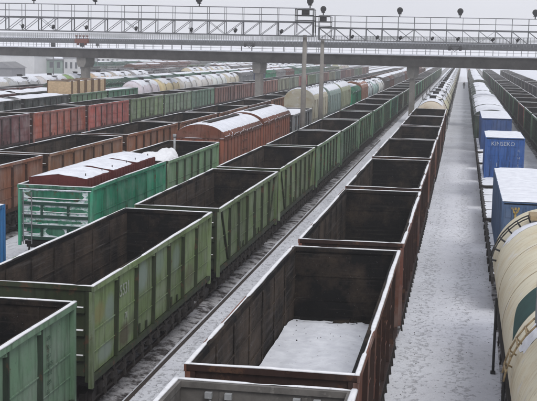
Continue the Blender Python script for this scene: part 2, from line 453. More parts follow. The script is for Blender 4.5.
    if rib:
        for s in (-1, 1):
            for y in ribs_at(L):
                b.prism([(s*(xo-.004), y-.06), (s*(W-.02), y-.035), (s*(W-.02), y+.035), (s*(xo-.004), y+.06)][::s], 'z', 1.305, ct-.002, 2)
                b.prism([(s*(xo+.001), y-.2), (s*(W-.03), y-.07), (s*(W-.03), y+.07), (s*(xo+.001), y+.2)][::s], 'z', ct-.10, ct-.003, 0)
            if seg > 1:             # small door latches and grab handles on the sheets
                for y in ribs_at(L)[1:5:2]:
                    x0, x1 = sorted((s*(xo+.02), s*(xo+.05))); b.box(x0, x1, y+.35, y+.45, 1.34, 1.62, 2); b.box(x0, x1, y+1.05, y+1.15, 1.34, 1.55, 2)
            if diag:
                for e in (-1, 1):
                    b.bar((s*(xo+.03), e*(h-.55), ct-.05), (s*(xo+.03), e*(h-1.85), 1.36), .09, .05, 2)
    if seg > 1: b.v = [wob(p, L, seed) for p in b.v]
    return b
def end_ribs(L, e, H=3.48, W=1.57):
    b = MB(); h = L/2
    for e in (e,):
        for z in (1.75, 2.35, 2.9):
            y0, y1 = sorted((e*(h-.058), e*(h+.03))); b.box(-W+.21, W-.21, y0, y1, z-.06, z+.06)
        for x in (-.55, .55):
            y0, y1 = sorted((e*(h-.057), e*(h+.02))); b.box(x-.05, x+.05, y0, y1, 1.3, 1.685); b.box(x-.05, x+.05, y0, y1, 1.815, 2.285)
    return b
def rim_snow(L, H=3.48, W=1.57, seed=0, step=.22, ends=True):
    b = MB(); h = L/2
    for s in (-1, 1):
        x = s*(W-.05)
        snow_strip(b, [(x, -h, H+.001), (x, h, H+.001)], .105, .024, seed+s*3, step=step)
        snow_strip(b, [(-W+.09, s*(h-.05), H+.001), (W-.09, s*(h-.05), H+.001)], .095, .024, seed+s*7, step=step)
        if ends:
            for z in (1.75, 2.35, 2.9):
                snow_strip(b, [(-W+.25, s*(h-.012), z+.062), (W-.25, s*(h-.012), z+.062)], .07, .03, seed+z, step=.2)
    if step < .5: b.v = [wob(p, L, seed) for p in b.v]
    return b
def ladder_mb(L, W, s, e):
    b = MB(); h = L/2; x = s*(W+.02)
    for z in [1.0+.33*i for i in range(7)]: b.bar((x-.02*s, e*(h-.52), z), (x-.02*s, e*(h-.10), z), .028)
    for y in (h-.52, h-.10): b.bar((x-.02*s, e*y, .95), (x-.02*s, e*y, 3.1), .03)
    return b
def side_gear(L, W=1.57):
    b = MB(); h = L/2
    b.box(-.3, .3, -h, h, .82, 1.16)
    for y in [-h+.5+i*(L-1)/9 for i in range(10)]: b.box(-W+.14, W-.14, y-.07, y+.07, 1.0, 1.158)
    for s in (-1, 1):
        for i, y in enumerate([-h+1.0+i*(L-2)/13 for i in range(14)]):
            b.bar((s*(W-.10), y, 1.16), (s*(W-.02), y+.06, .86), .07, .06)
            b.box(min(s*(W-.16), s*(W-.03)), max(s*(W-.16), s*(W-.03)), y-.12, y+.18, .80, .96); b.bar((s*(W-.10), y+.1, 1.1), (s*(W-.04), y+.1, .60), .06, .06)
        for y in [-h+1.45+i*(L-2.1)/7 for i in range(8)]:
            if abs(abs(y)-L*.338) > .1: b.prism([(s*.5, 1.15), (s*(W-.18), 1.15), (s*(W-.22), .78), (s*.5, .90)][::s], 'y', y-.62, y+.62)
        b.bar((s*(W-.1), -h+1.2, .98), (s*(W-.1), h-1.2, .98), .05)
    b.tube((-.7, -1.0, .8), (-.7, .2, .8), .22, 10); b.box(.4, .9, .2, 1.2, .62, .95)
    return b
def hook_mb(L, W, e, x):
    b = MB(); h = L/2
    for x in (x,):
        pts = [(x+.17*math.cos(t), e*(h-.19), 3.25-.16*math.sin(t)) for t in [math.pi*i/8 for i in range(9)]]
        for p, q in zip(pts[:-1], pts[1:]): b.tube(p, q, .02, 6)
        for s in (-1, 1): b.box(x+s*.17-.06, x+s*.17+.06, e*(h-.19)-.05, e*(h-.19)+.04, 3.22, 3.32)
    return b

def gondola(kind='rib', L=12.8, detail=2, seed=0, H=3.48, frost=False, ribm='rib', name='gondola_wagon'):
    diag = kind == 'diag'
    if detail == 0:
        o = gondola_shell(L, True, diag, H)
        q = rim_snow(L, H, seed=seed, step=.8, ends=False); n = len(o.v); o.v += q.v; o.f += [[i+n for i in p] for p in q.f]; o.mi += [4]*len(q.f); o.sm += q.sm
        g = MB()
        for s in (-1, 1):
            b = bogie_mb(); b2 = wheel_mb(-.925); b3 = wheel_mb(.925)
            for t in (b, b2, b3): g.add([(v[0], v[1]+s*L*.338, v[2]) for v in t.v], t.f)
        g.box(-.3, .3, -L/2-.5, L/2+.5, .82, 1.16)
        n = len(o.v); o.v += g.v; o.f += [[i+n for i in p] for p in g.f]; o.mi += [5]*len(g.f); o.sm += g.sm
        return o.build(name, ['paint', 'inner', ribm, 'innerwall', 'rimsnow', 'bogie'])
    root = empty(name)
    gondola_shell(L, True, diag, H, seed=seed, seg=2).build('wagon_body', ['paint', 'inner', ribm, 'innerwall'], root)
    for e in ((1,) if frost else (-1, 1)): end_ribs(L, e, H).build('end_stiffener', 'rib', root)
    rim_snow(L, H, seed=seed, step=.16 if detail == 2 else .4).build('rim_snow', 'rimsnow', root)
    side_gear(L).build('underframe', 'under', root)
    if detail == 2:
        ladder_mb(L, 1.57, -1, 1).build('ladder', 'under', root)
        if kind == 'hook':
            for x in (-.75, .75): hook_mb(L, 1.57, 1, x).build('lifting_hook', 'palegrey', root)
    for s in (-1, 1): coupler(root, L/2, s)
    add_bogies(root, L*.338, detail)
    return root

def tank_rings(r, L, zc, n=36, sn=.55):
    h = L/2; ys = []
    for i in range(7):
        t = math.pi/2*(i/6); ys.append((-h - sn*math.cos(t) + 0, r*max(.02, math.sin(t))))
    m = max(3, int(L/.8))
    for i in range(1, m): ys.append((-h+L*i/m, r))
    for i in range(7):
        t = math.pi/2*(1-i/6); ys.append((h + sn*math.cos(t), r*max(.02, math.sin(t))))
    return ys, [[(rr*math.cos(2*math.pi*k/n), y, zc+rr*math.sin(2*math.pi*k/n)) for k in range(n)] for y, rr in ys]
def tank_snow(r, L, zc, seed=0, wid=50, step=.35, y0=None, y1=None, th=.05):
    b = MB(); h = L/2; y0 = -h-.2 if y0 is None else y0; y1 = h+.2 if y1 is None else y1
    n = max(4, int((y1-y0)/step)); rg = []; K = 12
    for i in range(n+1):
        y = y0+(y1-y0)*i/n; aw = R(wid)*(1+.28*ns(y*.9, seed)+.15*ns(y*3, seed)); ed = .12 if i in (0, n) else 1
        dr = 0 if abs(y) < h else -.55*(1-math.sqrt(max(0, 1-((abs(y)-h)/.55)**2)))*1.2
        row = []
        for k in range(K+1):
            a = -aw + 2*aw*k/K; e = min(k, K-k); t = th*ed*(0.05 if e == 0 else (.7 if e == 1 else 1))*(1+.4*ns(y*2, k*.7, seed))
            row.append(((r+dr+t+.003)*math.sin(a), y, zc+(r+dr+t+.003)*math.cos(a)))
        rg.append(row)
    b.rings(rg, 0, closed=False, caps=False); return b
def tank(detail=1, seed=0, L=9.4, r=1.5, zc=2.78, snowy=True, name='tank_wagon', bands=True):
    h = L/2
    def frame():
        g = MB(); g.box(-.3, .3, -h-1.0, h+1.0, .85, 1.16)
        for e in (-1, 1): g.box(-1.4, 1.4, e*(h+.75)-.12, e*(h+.75)+.12, .98, 1.2)
        for e in (-1, 1):
            prof = [(-1.2, 1.16), (1.2, 1.16), (1.25, 1.9), (.9, 1.65), (0, 1.32), (-.9, 1.65), (-1.25, 1.9)]
            g.prism(prof, 'y', e*(h-.9)-.25, e*(h-.9)+.25)
        for s in (-1, 1): g.bar((s*1.3, -h-.8, 1.12), (s*1.3, h+.8, 1.12), .08, .12)
        return g
    def shell():
        b = MB(); _, rg = tank_rings(r, L, zc, 36 if detail else 20); b.rings(rg, 0)
        return b
    def bandsmb(ys=(-h+.9, h-.9)):
        b = MB()
        for y in ys:
            n = 36; q = [[((r+dd)*math.cos(2*math.pi*k/n), yy, zc+(r+dd)*math.sin(2*math.pi*k/n)) for k in range(n)] for yy, dd in ((y-.05, .004), (y-.05, .022), (y+.05, .022), (y+.05, .004))]
            b.rings(q, 0, caps=False)
        return b
    def top(rails=True):
        b = MB(); b.tube((0, 0, zc+r-.1), (0, 0, zc+r+.28), .34, 14); b.tube((0, 0, zc+r+.28), (0, 0, zc+r+.34), .42, 14)
        b.tube((0, .9, zc+r-.05), (0, .9, zc+r+.22), .13, 8)
        # platform with handrail and side ladders
        for s in (-1, 1):
            b.box(min(s*.45, s*1.05), max(s*.45, s*1.05), -.9, .9, zc+r-.1, zc+r-.06)
            if rails:
                for y in (-.9, 0, .9): b.bar((s*1.05, y, zc+r-.1), (s*1.05, y, zc+r+.35), .035)
                b.bar((s*1.05, -.9, zc+r+.35), (s*1.05, .9, zc+r+.35), .035)
            for y in (-.22, .22):
                b.bar((s*1.05, y, zc+r-.1), (s*(r+.14), y, zc+.3), .04); b.bar((s*(r+.14), y, zc+.3), (s*(r+.14), y, 1.1), .04)
            for z in [1.3+.32*i for i in range(6)]: b.bar((s*(r+.14), -.22, z), (s*(r+.14), .22, z), .03)
        return b
    if detail == 0:
        b = shell()
        for mbx, mi in ((frame(), 1), (top(False), 1), (tank_snow(r, L, zc, seed, wid=56, step=1.0), 2), (bandsmb(), 1)):
            n = len(b.v); b.v += mbx.v; b.f += [[i+n for i in p] for p in mbx.f]; b.mi += [mi]*len(mbx.f); b.sm += mbx.sm
        g = MB()
        for s in (-1, 1):
            for t in (bogie_mb(), wheel_mb(-.925), wheel_mb(.925)): g.add([(v[0], v[1]+s*(h-.7), v[2]) for v in t.v], t.f)
        n = len(b.v); b.v += g.v; b.f += [[i+n for i in p] for p in g.f]; b.mi += [3]*len(g.f); b.sm += g.sm
        return b.build(name, ['tankpaint', 'under', 'snow', 'bogie'])
    root = empty(name)
    shell().build('tank_shell', 'tankpaint', root)
    [bandsmb((yy,)).build('tank_strap', 'tankpaint', root) for yy in (-h+.9, -h+2.6, h-2.6, h-.9)]; top().build('top_platform', 'dark', root)
    frame().build('underframe', 'under', root)
    if snowy: tank_snow(r, L, zc, seed).build('roof_snow', 'snow', root)
    for s in (-1, 1): coupler(root, h+.9, s)
    add_bogies(root, h-.7, detail)
    return root

def arch(W, rise, n=12, z=0):
    return [(W*math.cos(math.pi*i/n), z+rise*math.sin(math.pi*i/n)) for i in range(n+1)]
def boxcar(detail=1, L=13.0, He=3.55, rise=.85, W=1.55, seed=0, patchy=False, name='covered_wagon', cover=1.0):
    h = L/2
    def body():
        b = MB(); b.box(-W+.06, W-.06, -h+.05, h-.05, 1.25, He, 0)
        for s in (-1, 1):
            n = int(L/1.05)
            for i in range(n+1):
                y = -h+.1+(L-.2)*i/n; x0, x1 = sorted((s*(W-.058), s*W)); b.box(x0, x1, y-.05, y+.05, 1.27, He-.1, 1)
            x0, x1 = sorted((s*(W-.058), s*(W+.02))); b.box(x0, x1, -h, h, He-.095, He+.003, 1); b.box(x0, x1, -h, h, 1.15, 1.265, 1)
            b.box(x0, x1, -.0-1.1, -.0-.98, 1.27, He-.1, 1); b.box(x0, x1, .98, 1.1, 1.27, He-.1, 1)
            for z in (1.7, 2.4, 3.0): b.box(x0, x1-.02 if s > 0 else x1, -.975, .975, z, z+.07, 1)
            y0, y1 = sorted((s*(h-.048), s*(h+.01)))
            for x in (-1.2, -.4, .4, 1.2): b.box(x-.06, x+.06, y0, y1, 1.2, He-.01, 1)
        return b
    def roof():
        b = MB(); b.prism(arch(W+.05, rise, 14, He+.004), 'y', -h-.03, h+.03, 0, True); return b
    zf = lambda x, y: He+.004+rise*math.sqrt(max(0, 1-(x/(W+.05))**2))
    def snowmb():
        b = MB()
        a = W*1.02
        if patchy:
            for k in range(2):
                s = 1 if k == 0 else -1
                snow_slab(b, min(s*.28, s*a), max(s*.28, s*a), -h+.0, h-.02, zf, .05, seed+k, .25, rag=.06)
            snow_slab(b, -.27, .27, -h+.0, -h+1.5, zf, .05, seed+8, .25); snow_slab(b, -.26, .26, h-1.6, h-.1, zf, .05, seed+9, .25)
        else: snow_slab(b, -a, a, -h+.15, h-.1, zf, .09, seed, .3 if detail else .7)
        if detail: snow_strip(b, [(-W+.05, -h+.0, He-.0), (W-.05, -h+.0, He-.0)], .09, .05, seed+2, step=.2); snow_strip(b, [(W+.0, -h, He+.004), (W+.0, h, He+.004)], .07, .03, seed+4, step=.2)
        return b
    def fit():
        b = MB(); b.box(-.24, .24, -h+1.6, h-1.7, He+rise+.02, He+rise+.07)
        for i in range(int(L/.6)):
            y = -h+.4+i*.6; b.box(-W-.0, -W+.12, y-.05, y+.05, He+.0, He+.12); b.box(W-.12, W+.0, y-.05, y+.05, He+.0, He+.12)
        return b
    def fr():
        g = MB(); g.box(-.3, .3, -h-.4, h+.4, .82, 1.15)
        for y in [-h+.5+i*(L-1)/9 for i in range(10)]: g.box(-W+.1, W-.1, y-.07, y+.07, 1.0, 1.148)
        g.box(.5, 1.1, -.9, .9, .6, 1.0); return g
    if detail == 0:
        b = body()
        for q, mi in ((roof(), 1), (snowmb(), 2), (fr(), 3)):
            n = len(b.v); b.v += q.v; b.f += [[i+n for i in p] for p in q.f]; b.mi += [mi]*len(q.f); b.sm += q.sm
        g = MB()
        for s in (-1, 1):
            for t in (bogie_mb(), wheel_mb(-.925), wheel_mb(.925)): g.add([(v[0], v[1]+s*L*.34, v[2]) for v in t.v], t.f)
        n = len(b.v); b.v += g.v; b.f += [[i+n for i in p] for p in g.f]; b.mi += [3]*len(g.f); b.sm += g.sm
        return b.build(name, ['boxpaint', 'ribplain', 'snow', 'bogie'])
    root = empty(name)
    body().build('wagon_body', ['boxpaint', 'ribplain'], root)
    rf = roof().build('roof', ['ribplain'], root)
    snowmb().build('roof_snow', 'snow', rf)
    if patchy: fit().build('running_board', 'under', rf)
    fr().build('underframe', 'under', root)
    for s in (-1, 1): coupler(root, h, s)
    add_bogies(root, L*.34, detail)
    return root

def hopper(detail=1, L=11.6, seed=0, name='covered_hopper', snowy=True):
    """cement hopper: rounded roof, sides leaning in at the bottom, raked ends on an open frame"""
    h = L/2; W = 1.52
    side = [(-W*.55, 1.25), (-W, 2.1), (-W, 3.8)] + [(-W*math.cos(math.pi*i/10), 3.8+.95*math.sin(math.pi*i/10)) for i in range(1, 10)] + [(W, 3.8), (W, 2.1), (W*.55, 1.25)]
    def body():
        b = MB(); rg = []
        for y, kz in ((-h+.25, 0), (h-.25, 0)):
            rg.append([(x, y*(1 if z > 2.3 else (.62+.38*(z-1.25)/1.05)), z) for x, z in side])
        b.rings(rg, 0); b.sm = [False]*len(b.sm)
        for s in (-1, 1):
            for i in range(7):
                y = (-h+.5)+(L-1)*i/6; x0, x1 = sorted((s*(W+.002), s*(W+.05))); b.box(x0, x1, y-.05, y+.05, 2.12, 3.78, 1)
            for e in (-1, 1):
                b.bar((s*1.35, e*(h-.1), 1.2), (s*1.35, e*(h-.1), 3.2), .12, .12, 1); b.bar((s*1.35, e*(h-.1), 1.3), (s*1.2, e*(h-2.0), 2.3), .09, .09, 1)
        return b
    def fit():
        b = MB()
        for i in range(4):
            y = -h+1.6+(L-3.2)*i/3; b.tube((0, y, 4.7), (0, y, 4.92), .33, 12)
        for s in (-1, 1): b.bar((s*.7, -h+.6, 4.85), (s*.7, h-.6, 4.85), .04)
        for i in range(6):
            y = -h+.6+(L-1.2)*i/5
            for s in (-1, 1): b.bar((s*.7, y, 4.5), (s*.7, y, 4.85), .035)
        return b
    def fr():
        g = MB(); g.box(-.3, .3, -h-.4, h+.4, .82, 1.15)
        for s in (-1, 1): g.bar((s*1.35, -h, 1.12), (s*1.35, h, 1.12), .12, .18)
        for e in (-1, 1): g.box(-1.45, 1.45, e*(h-.1)-.1, e*(h-.1)+.1, 1.0, 1.22)
        return g
    zf = lambda x, y: 3.81+.95*math.sqrt(max(0, 1-(x/W)**2))
    def sn():
        b = MB(); snow_slab(b, -W*.9, W*.9, -h+.35, h-.35, zf, .08, seed, .3 if detail else .7); return b
    if detail == 0:
        b = body()
        for q, mi in ((fit(), 3), (sn(), 2), (fr(), 3)):
            n = len(b.v); b.v += q.v; b.f += [[i+n for i in p] for p in q.f]; b.mi += [mi]*len(q.f); b.sm += q.sm
        g = MB()
        for s in (-1, 1):
            for t in (bogie_mb(), wheel_mb(-.925), wheel_mb(.925)): g.add([(v[0], v[1]+s*(h-2.2), v[2]) for v in t.v], t.f)
        n = len(b.v); b.v += g.v; b.f += [[i+n for i in p] for p in g.f]; b.mi += [3]*len(g.f); b.sm += g.sm
        return b.build(name, ['tankpaint', 'ribplain', 'snow', 'bogie'])
    root = empty(name)
    body().build('hopper_body', ['tankpaint', 'ribplain'], root)
    fit().build('roof_hatch', 'dark', root); fr().build('underframe', 'under', root)
    if snowy: sn().build('roof_snow', 'snow', root)
    for s in (-1, 1): coupler(root, h, s)
    add_bogies(root, h-2.2, detail)
    return root

def flatcar(L=13.4, seed=0, detail=1, snow=True):
    h = L/2; root = empty('flat_wagon')
    b = MB(); b.box(-1.4, 1.4, -h, h, 1.12, 1.24)
    for s in (-1, 1):
        x0, x1 = sorted((s*1.41, s*1.50)); b.box(x0, x1, -h, h, 1.0, 1.26)
        for i in range(8):
            y = -h+.6+(L-1.2)*i/7; x0, x1 = sorted((s*1.501, s*1.56)); b.box(x0, x1, y-.06, y+.06, .98, 1.2)
    b.build('deck', 'under', root)
    g = MB(); g.box(-.35, .35, -h-.3, h+.3, .78, 1.12); g.build('underframe', 'under', root)
    if snow:
        s = MB()
        for i in range(4):
            a = -h+.1+(L-.2)*i/4; snow_slab(s, -1.38, 1.38, a+.1, a+(L-.2)/4-.1, lambda x, y: 1.242, .07, seed+i, .3)
        s.build('deck_snow', 'snow', root)
    for s in (-1, 1): coupler(root, h, s)
    add_bogies(root, L*.34, detail)
    return root

def container(L, seed=0, doors=True, snow=True):
    root = empty('shipping_container'); h = L/2; W = 1.22; H = 2.59
    b = MB()
    n = int(L/.28)
    for s in (-1, 1):                       # corrugated sides
        pr = []
        for i in range(n+1):
            y = -h+.08+(L-.16)*i/n; pr.append((s*(W-.04), y)); y2 = y+(L-.16)/n*.5
            if i < n: pr += [(s*(W-.04), y+.08), (s*(W-.008), y+.11), (s*(W-.008), y2+.05)]
        v = [(x, y, .12) for x, y in pr]+[(x, y, H-.1) for x, y in pr]; k = len(pr)
        b.add(v, [(i, i+1, k+i+1, k+i) for i in range(k-1)], 0)
        x0, x1 = sorted((s*(W-.07), s*W)); b.box(x0, x1, -h, h, 0, .14); b.box(x0, x1, -h, h, H-.11, H-.01)
        for e in (-1, 1):
            y0, y1 = sorted((e*(h-.12), e*(h+.002))); b.box(x0, x1+.002, y0, y1, .141, H-.111)
    b.box(-W+.07, W-.07, -h+.03, h-.03, .02, .12); b.box(-W+.071, W-.071, -h+.01, h-.01, H-.07, H-.03)
    b.box(-W+.071, W-.071, h-.06, h-.02, .12, H-.07)
    b.build('container_wall', 'boxpaint', root)
    d = MB()
    for s in (-1, 1):
        x0, x1 = sorted((s*.006, s*(W-.075))); d.box(x0, x1, -h+.01, -h+.05, .12, H-.12)
        for k in range(4):
            z = .35+k*.55; d.box(x0+.06 if s > 0 else x0+.06, x1-.06, -h-.004, -h+.011, z, z+.32)
    dd = d.build('container_door', 'boxpaint', root)
    lb = MB()
    for x in (-.85, -.35, .35, .85):
        lb.tube((x, -h-.03, .15), (x, -h-.03, H-.15), .018, 6); lb.box(x-.05, x+.05, -h-.05, -h-.005, 1.1, 1.2)
    lb.build('lock_rod', 'boxpaint', dd)
    if snow:
        sm = MB(); snow_slab(sm, -W+.02, W-.02, -h+.03, h-.03, lambda x, y: H-.012, .06, seed, .25, rag=.03)
        sm.build('roof_snow', 'snow', root)
    return root

# ------------------------------------------------------------------ ground and tracks
gb = MB()
gb.add([(-4000, -300, -.16), (4000, -300, -.16), (4000, 7000, -.16), (-4000, 7000, -.16)], [(0, 1, 2, 3)])
struct(gb.build('ground', 'ground'))
TR = {'A': -3.07, 'B': -9.815, 'C': -15.8, 'D': -22.3, 'E': -35.9, 'F': -45.0, 'G': -51.0, 'H': -57.0, 'I': -63.3, 'J': -70.0, 'K': -77.0,
      'L': -85.0, 'M': -94.0, 'N': -104.0, 'R1': 2.78, 'R2': 8.15, 'R3': 14.3}
for k, X in TR.items():
    y0, y1 = (-20, 900)
    b = MB(); b.add([(X-1.5, y0, -.156), (X+1.5, y0, -.156), (X+1.5, y1, -.156), (X-1.5, y1, -.156)], [(0, 1, 2, 3)]) if False else None
    b = MB()
    n = 460; rg = []
    for i in range(n+1):
        y = y0+(y1-y0)*i/n; a = .25*ns(y*.5, X)+.12*ns(y*1.9, X)
        c = .25*ns(y*.5, X+30)+.12*ns(y*1.9, X+30)
        rg.append([(X-1.35+a*.6, y, -.15), (X-1.05, y, -.105), (X+1.05, y, -.105), (X+1.35+c*.6, y, -.15)])
    b.rings(rg, 0, closed=False, caps=False)
    struct(b.build('track_bed', 'ballast'))
    b = MB()
    for s in (-1, 1):
        x = X+s*.76; b.box(x-.035, x+.035, y0, y1, -.045, 0); b.box(x-.07, x+.07, y0, y1, -.085, -.075); b.box(x-.012, x+.012, y0, y1, -.0755, -.0445)
    struct(b.build('rails', 'rail'))
    if False:
        b = MB()
        for i in range(int(160/.55)): b.box(X-1.3, X+1.3, i*.55-.12, i*.55+.12, -.13, -.086)
        struct(b.build('sleepers', 'sleeper'))

# loose stones along the green line (ground cover)
b = MB(); rr = random.Random(3)
for i in range(3600):
    which = rr.random()
    if which < .45: x = rr.gauss(-8.15, .35)
    elif which < .6: x = rr.gauss(-4.6, .25)
    elif which < .75: x = rr.gauss(-1.35, .2)
    elif which < .87: x = rr.gauss(1.25, .2)
    else: x = rr.gauss(0, .35)
    y = 14+rr.random()**1.5*120; s = rr.uniform(.012, .036)
    v = [(x+s*rr.uniform(-1, 1), y+s*rr.uniform(-1, 1), -.165+s*rr.uniform(0, .2)) for _ in range(3)]+[(x+s*rr.uniform(-.3, .3), y, -.15+s*rr.uniform(.0, .5))]
    b.add(v, [(0, 1, 3), (1, 2, 3), (2, 0, 3)])
o = b.build('loose_stones', 'rail'); o['kind'] = 'stuff'; o['label'] = 'loose dark ballast stones scattered in the snow beside the tracks'
b = MB(); b.box(-8.345, -8.295, 18, 120, -.15, -.10); b.box(-8.38, -8.26, 18, 120, -.158, -.148)
tag(b.build('loose_rail', 'rail'), 'long dark loose rail lying in the snow beside the green wagons', 'rail')

# ------------------------------------------------------------------ prototypes
PROTO = {}
def proto(key, fn):
    if key not in PROTO: PROTO[key] = [fn(), False]
    o, used = PROTO[key]
    if used: return copy_tree(o)
    PROTO[key][1] = True
    return o
ORD = ['first', 'second', 'third', 'fourth', 'fifth', 'sixth', 'seventh', 'eighth', 'ninth', 'tenth', 'eleventh', 'twelfth', 'thirteenth', 'fourteenth', 'fifteenth', 'sixteenth', 'seventeenth', 'eighteenth', 'nineteenth', 'twentieth']
LINES = {'A': 'the row beside the path', 'B': 'the long green row', 'C': 'the mixed row', 'D': 'the rusty orange row', 'E': 'the red-and-green row', 'F': 'the timber row',
 'G': 'the first row behind timber', 'H': 'the second row behind timber', 'I': 'the third row behind timber', 'J': 'the fourth row behind timber', 'K': 'the fifth row behind timber',
 'L': 'the sixth row behind timber', 'M': 'the seventh row behind timber', 'N': 'the farthest left row', 'R1': 'the blue container row', 'R2': 'the green right-hand row', 'R3': 'the outermost right-hand row'}
CATN = {'g': ('open wagon', 'open freight wagons'), 't': ('tank wagon', 'tank wagons'), 'b': ('covered wagon', 'covered freight wagons'), 'h': ('hopper wagon', 'covered hopper wagons')}
KW = {'g': 'open wagon', 't': 'tank wagon', 'b': 'snow-roofed covered wagon', 'h': 'rounded hopper wagon'}
CNT = {'C': 2, 'R1': 5}
def jit(c, a=.12, rg=random):
    k = 1+rg.uniform(-a, a); return tuple(max(.01, x*k*(1+rg.uniform(-a/2, a/2))) for x in c)
def place(line, kind, yc, color, cname, label=None, key=None, X=None, L=None, var=0, j=.10):
    X = TR[line] if X is None else X
    if kind == 'g' and var in (0, 1) and yc < 150: var = var+10*((CNT.get(line, 0)*7+len(line+str(X)))%3)
    lod = 2 if yc < 62 else (1 if yc < 150 else 0)
    if abs(X) > 30: lod = min(lod, 1 if yc < 160 else 0)
    CNT[line] = CNT.get(line, 0)+1; n = CNT[line]
    if kind == 'g': o = proto(('g', lod, var, L), lambda: gondola('diag' if var % 10 == 1 else ('hook' if var == 9 else 'rib'), L or 12.8, lod, seed=var*1.7+.3, ribm='ribplain' if line in 'DE' else 'rib'))
    elif kind == 't': o = proto(('t', min(lod, 1), var), lambda: tank(min(lod, 1), seed=var))
    elif kind == 'b': o = proto(('b', min(lod, 1), var), lambda: boxcar(min(lod, 1), seed=var, patchy=var == 5) if var < 10 else boxcar(min(lod, 1), L=10.0, He=3.35, rise=.55, seed=var))
    elif kind == 'h': o = proto(('h', min(lod, 1), var), lambda: hopper(min(lod, 1), seed=var))
    q = random
    o.location = (X+q.uniform(-.03, .03), yc+q.uniform(-.08, .08), q.uniform(-.04, .02)); o.rotation_euler = (q.uniform(-.0015, .0015), q.uniform(-.006, .006), q.uniform(-.002, .002))
    if kind != 'x': paint_tree(o, jit(color, j))
    cat, grp = CATN[kind]
    if label is None:
        if n <= 20 and yc < 330: label = f'{cname} {KW[kind]}, {ORD[n-1]} in view along {LINES[line]}'
        else: label = f'small far-off {cname} {KW[kind]} far along {LINES[line]}'
    words = label.split()
    if len(label.split()) > 16: label = ' '.join(label.split()[:16])
    tag(o, label, cat, grp)
    return o
S = 13.92
GRN = (.13, .19, .085); OLIVE = (.148, .21, .088); MINT = (.135, .235, .15); TEAL = (.022, .24, .135)
BRN = (.155, .066, .045); ORG = (.27, .12, .065); RED = (.30, .062, .045); MAR = (.13, .05, .05); LG = (.18, .30, .17)
RBR = (.19, .075, .055); GRY = (.22, .23, .24); CREAM = (.50, .47, .37); WHT = (.62, .62, .60); YEL = (.55, .48, .30)

# ---- line A: brown open wagons then cream tanks
place('A', 'g', 12.1, BRN, 'brown', 'near brown open wagon cut off by the bottom of the photo', var=9)
place('A', 'g', 25.79, BRN, 'brown', 'brown open wagon with a drift of snow on its floor')
for i in range(3, 9):
    place('A', 'g', 25.79+S*(i-2), BRN, 'brown', var=0)
y = 25.79+S*6+6.9+6.4; i = 0
while y < 470:
    place('A', 't', y, (.58, .56, .44), 'cream', var=i % 3); y += 12.02; i += 1
# snow lying on the floor of the second wagon
b = MB()
nx, ny = 26, 34; o0 = 0
for jj in range(ny+1):
    for ii in range(nx+1):
        x = -1.40+2.8*ii/nx; y = 19.5+(31.6-19.5)*jj/ny
        if jj >= ny-2: y += .30*ns(x*1.6, 4)+.22*ns(x*5, 1)
        e = min(ny-jj, 3)/3
        b.v.append((TR['A']+x, y, 1.435+.15*e+.07*ns(x*1.5, y*.9)*e+.05*ns(x*3.5, y*3.5)*e+.06*e*max(0, abs(x)-1.0)))
for jj in range(ny):
    for ii in range(nx): a = jj*(nx+1)+ii; b.f.append([a, a+1, a+nx+2, a+nx+1]); b.mi.append(0); b.sm.append(True)
rq = random.Random(5)
for k in range(46):
    x = TR['A']+rq.uniform(-1.3, 1.3); y = 29.3+.25*rq.gauss(0, 1) if k < 22 else rq.uniform(24, 31.5); q0 = rq.uniform(.012, .035); z = 1.6
    b.add([(x+q0*rq.uniform(.5, 1.5)*math.cos(t), y+q0*rq.uniform(.5, 1.5)*math.sin(t), z-.05) for t in (0, 1.3, 2.5, 3.7, 5)]+[(x, y, z+q0*rq.uniform(-.2, .2))], [(i, (i+1) % 5, 5) for i in range(5)], 1)
o = b.build('floor_snow', ['snow', 'dark']); o['kind'] = 'stuff'; o['label'] = 'sheet of snow on the floor of the second brown wagon'

# ---- line B: green open wagons
o = place('B', 'g', 17.2, MINT, 'mint green', 'mint green open wagon at the lower left corner', j=0)
o.location.x = -9.72
place('B', 'g', 31.43, OLIVE, 'olive green', 'olive green open wagon with faded blue patches and white number', j=0)
BG = [GRN, GRN, (.12, .2, .10), (.10, .19, .11), (.11, .21, .11), (.09, .20, .11), (.10, .2, .12), (.05, .22, .14), (.12, .17, .12)]
i = 2; y = 45.35
while y < 440:
    place('B', 'g', y, BG[(i-2) % len(BG)] if i < 11 else jit(random.choice(BG), .15), 'green', var=1 if i in (2, 3, 6, 9) else 0); y += S; i += 1
# ---- line D
y = 62.2-S; i = 0
while y < 400:
    c = ORG if y < 110 else random.choice([ORG, RBR, (.15, .07, .05)])
    place('D', 'g', y, c, 'rusty orange' if y < 110 else 'rusty brown'); y += S; i += 1
# ---- line E
EC = [(MAR, 'maroon'), (MAR, 'maroon'), ((.34, .085, .05), 'orange-red'), (RED, 'bright red'), (GRN, 'green'), ((.14, .20, .13), 'green'), ((.11, .2, .13), 'green'), (RBR, 'brown'), (RBR, 'brown'), (RBR, 'brown'), ((.2, .09, .06), 'brown'),
      ((.22, .22, .15), 'olive'), ((.2, .22, .17), 'olive'), ((.28, .08, .07), 'red'), (GRN, 'green'), ((.16, .22, .18), 'green')]
y = 88.3-S*1.5; i = 0
while y < 420:
    c, cn = EC[i] if i < len(EC) else random.choice(EC)
    place('E', 'g', y, c, cn); y += S; i += 1
# ---- line R2
y = 64.; i = 0
while y < 420:
    c, cn = ((.09, .19, .10), 'green')
    if i in (5,): c, cn = (.2, .055, .045), 'dull red'
    elif i > 5 and i % 4 == 1: c, cn = (.13, .07, .055), 'brown'
    place('R2', 'g', y, c, cn); y += S; i += 1
for ln, c, cn, y0 in (('R3', (.1, .09, .085), 'dark brown', 130),):
    y = y0
    while y < 420:
        place(ln, 'g', y, jit(c, .2), cn); y += S

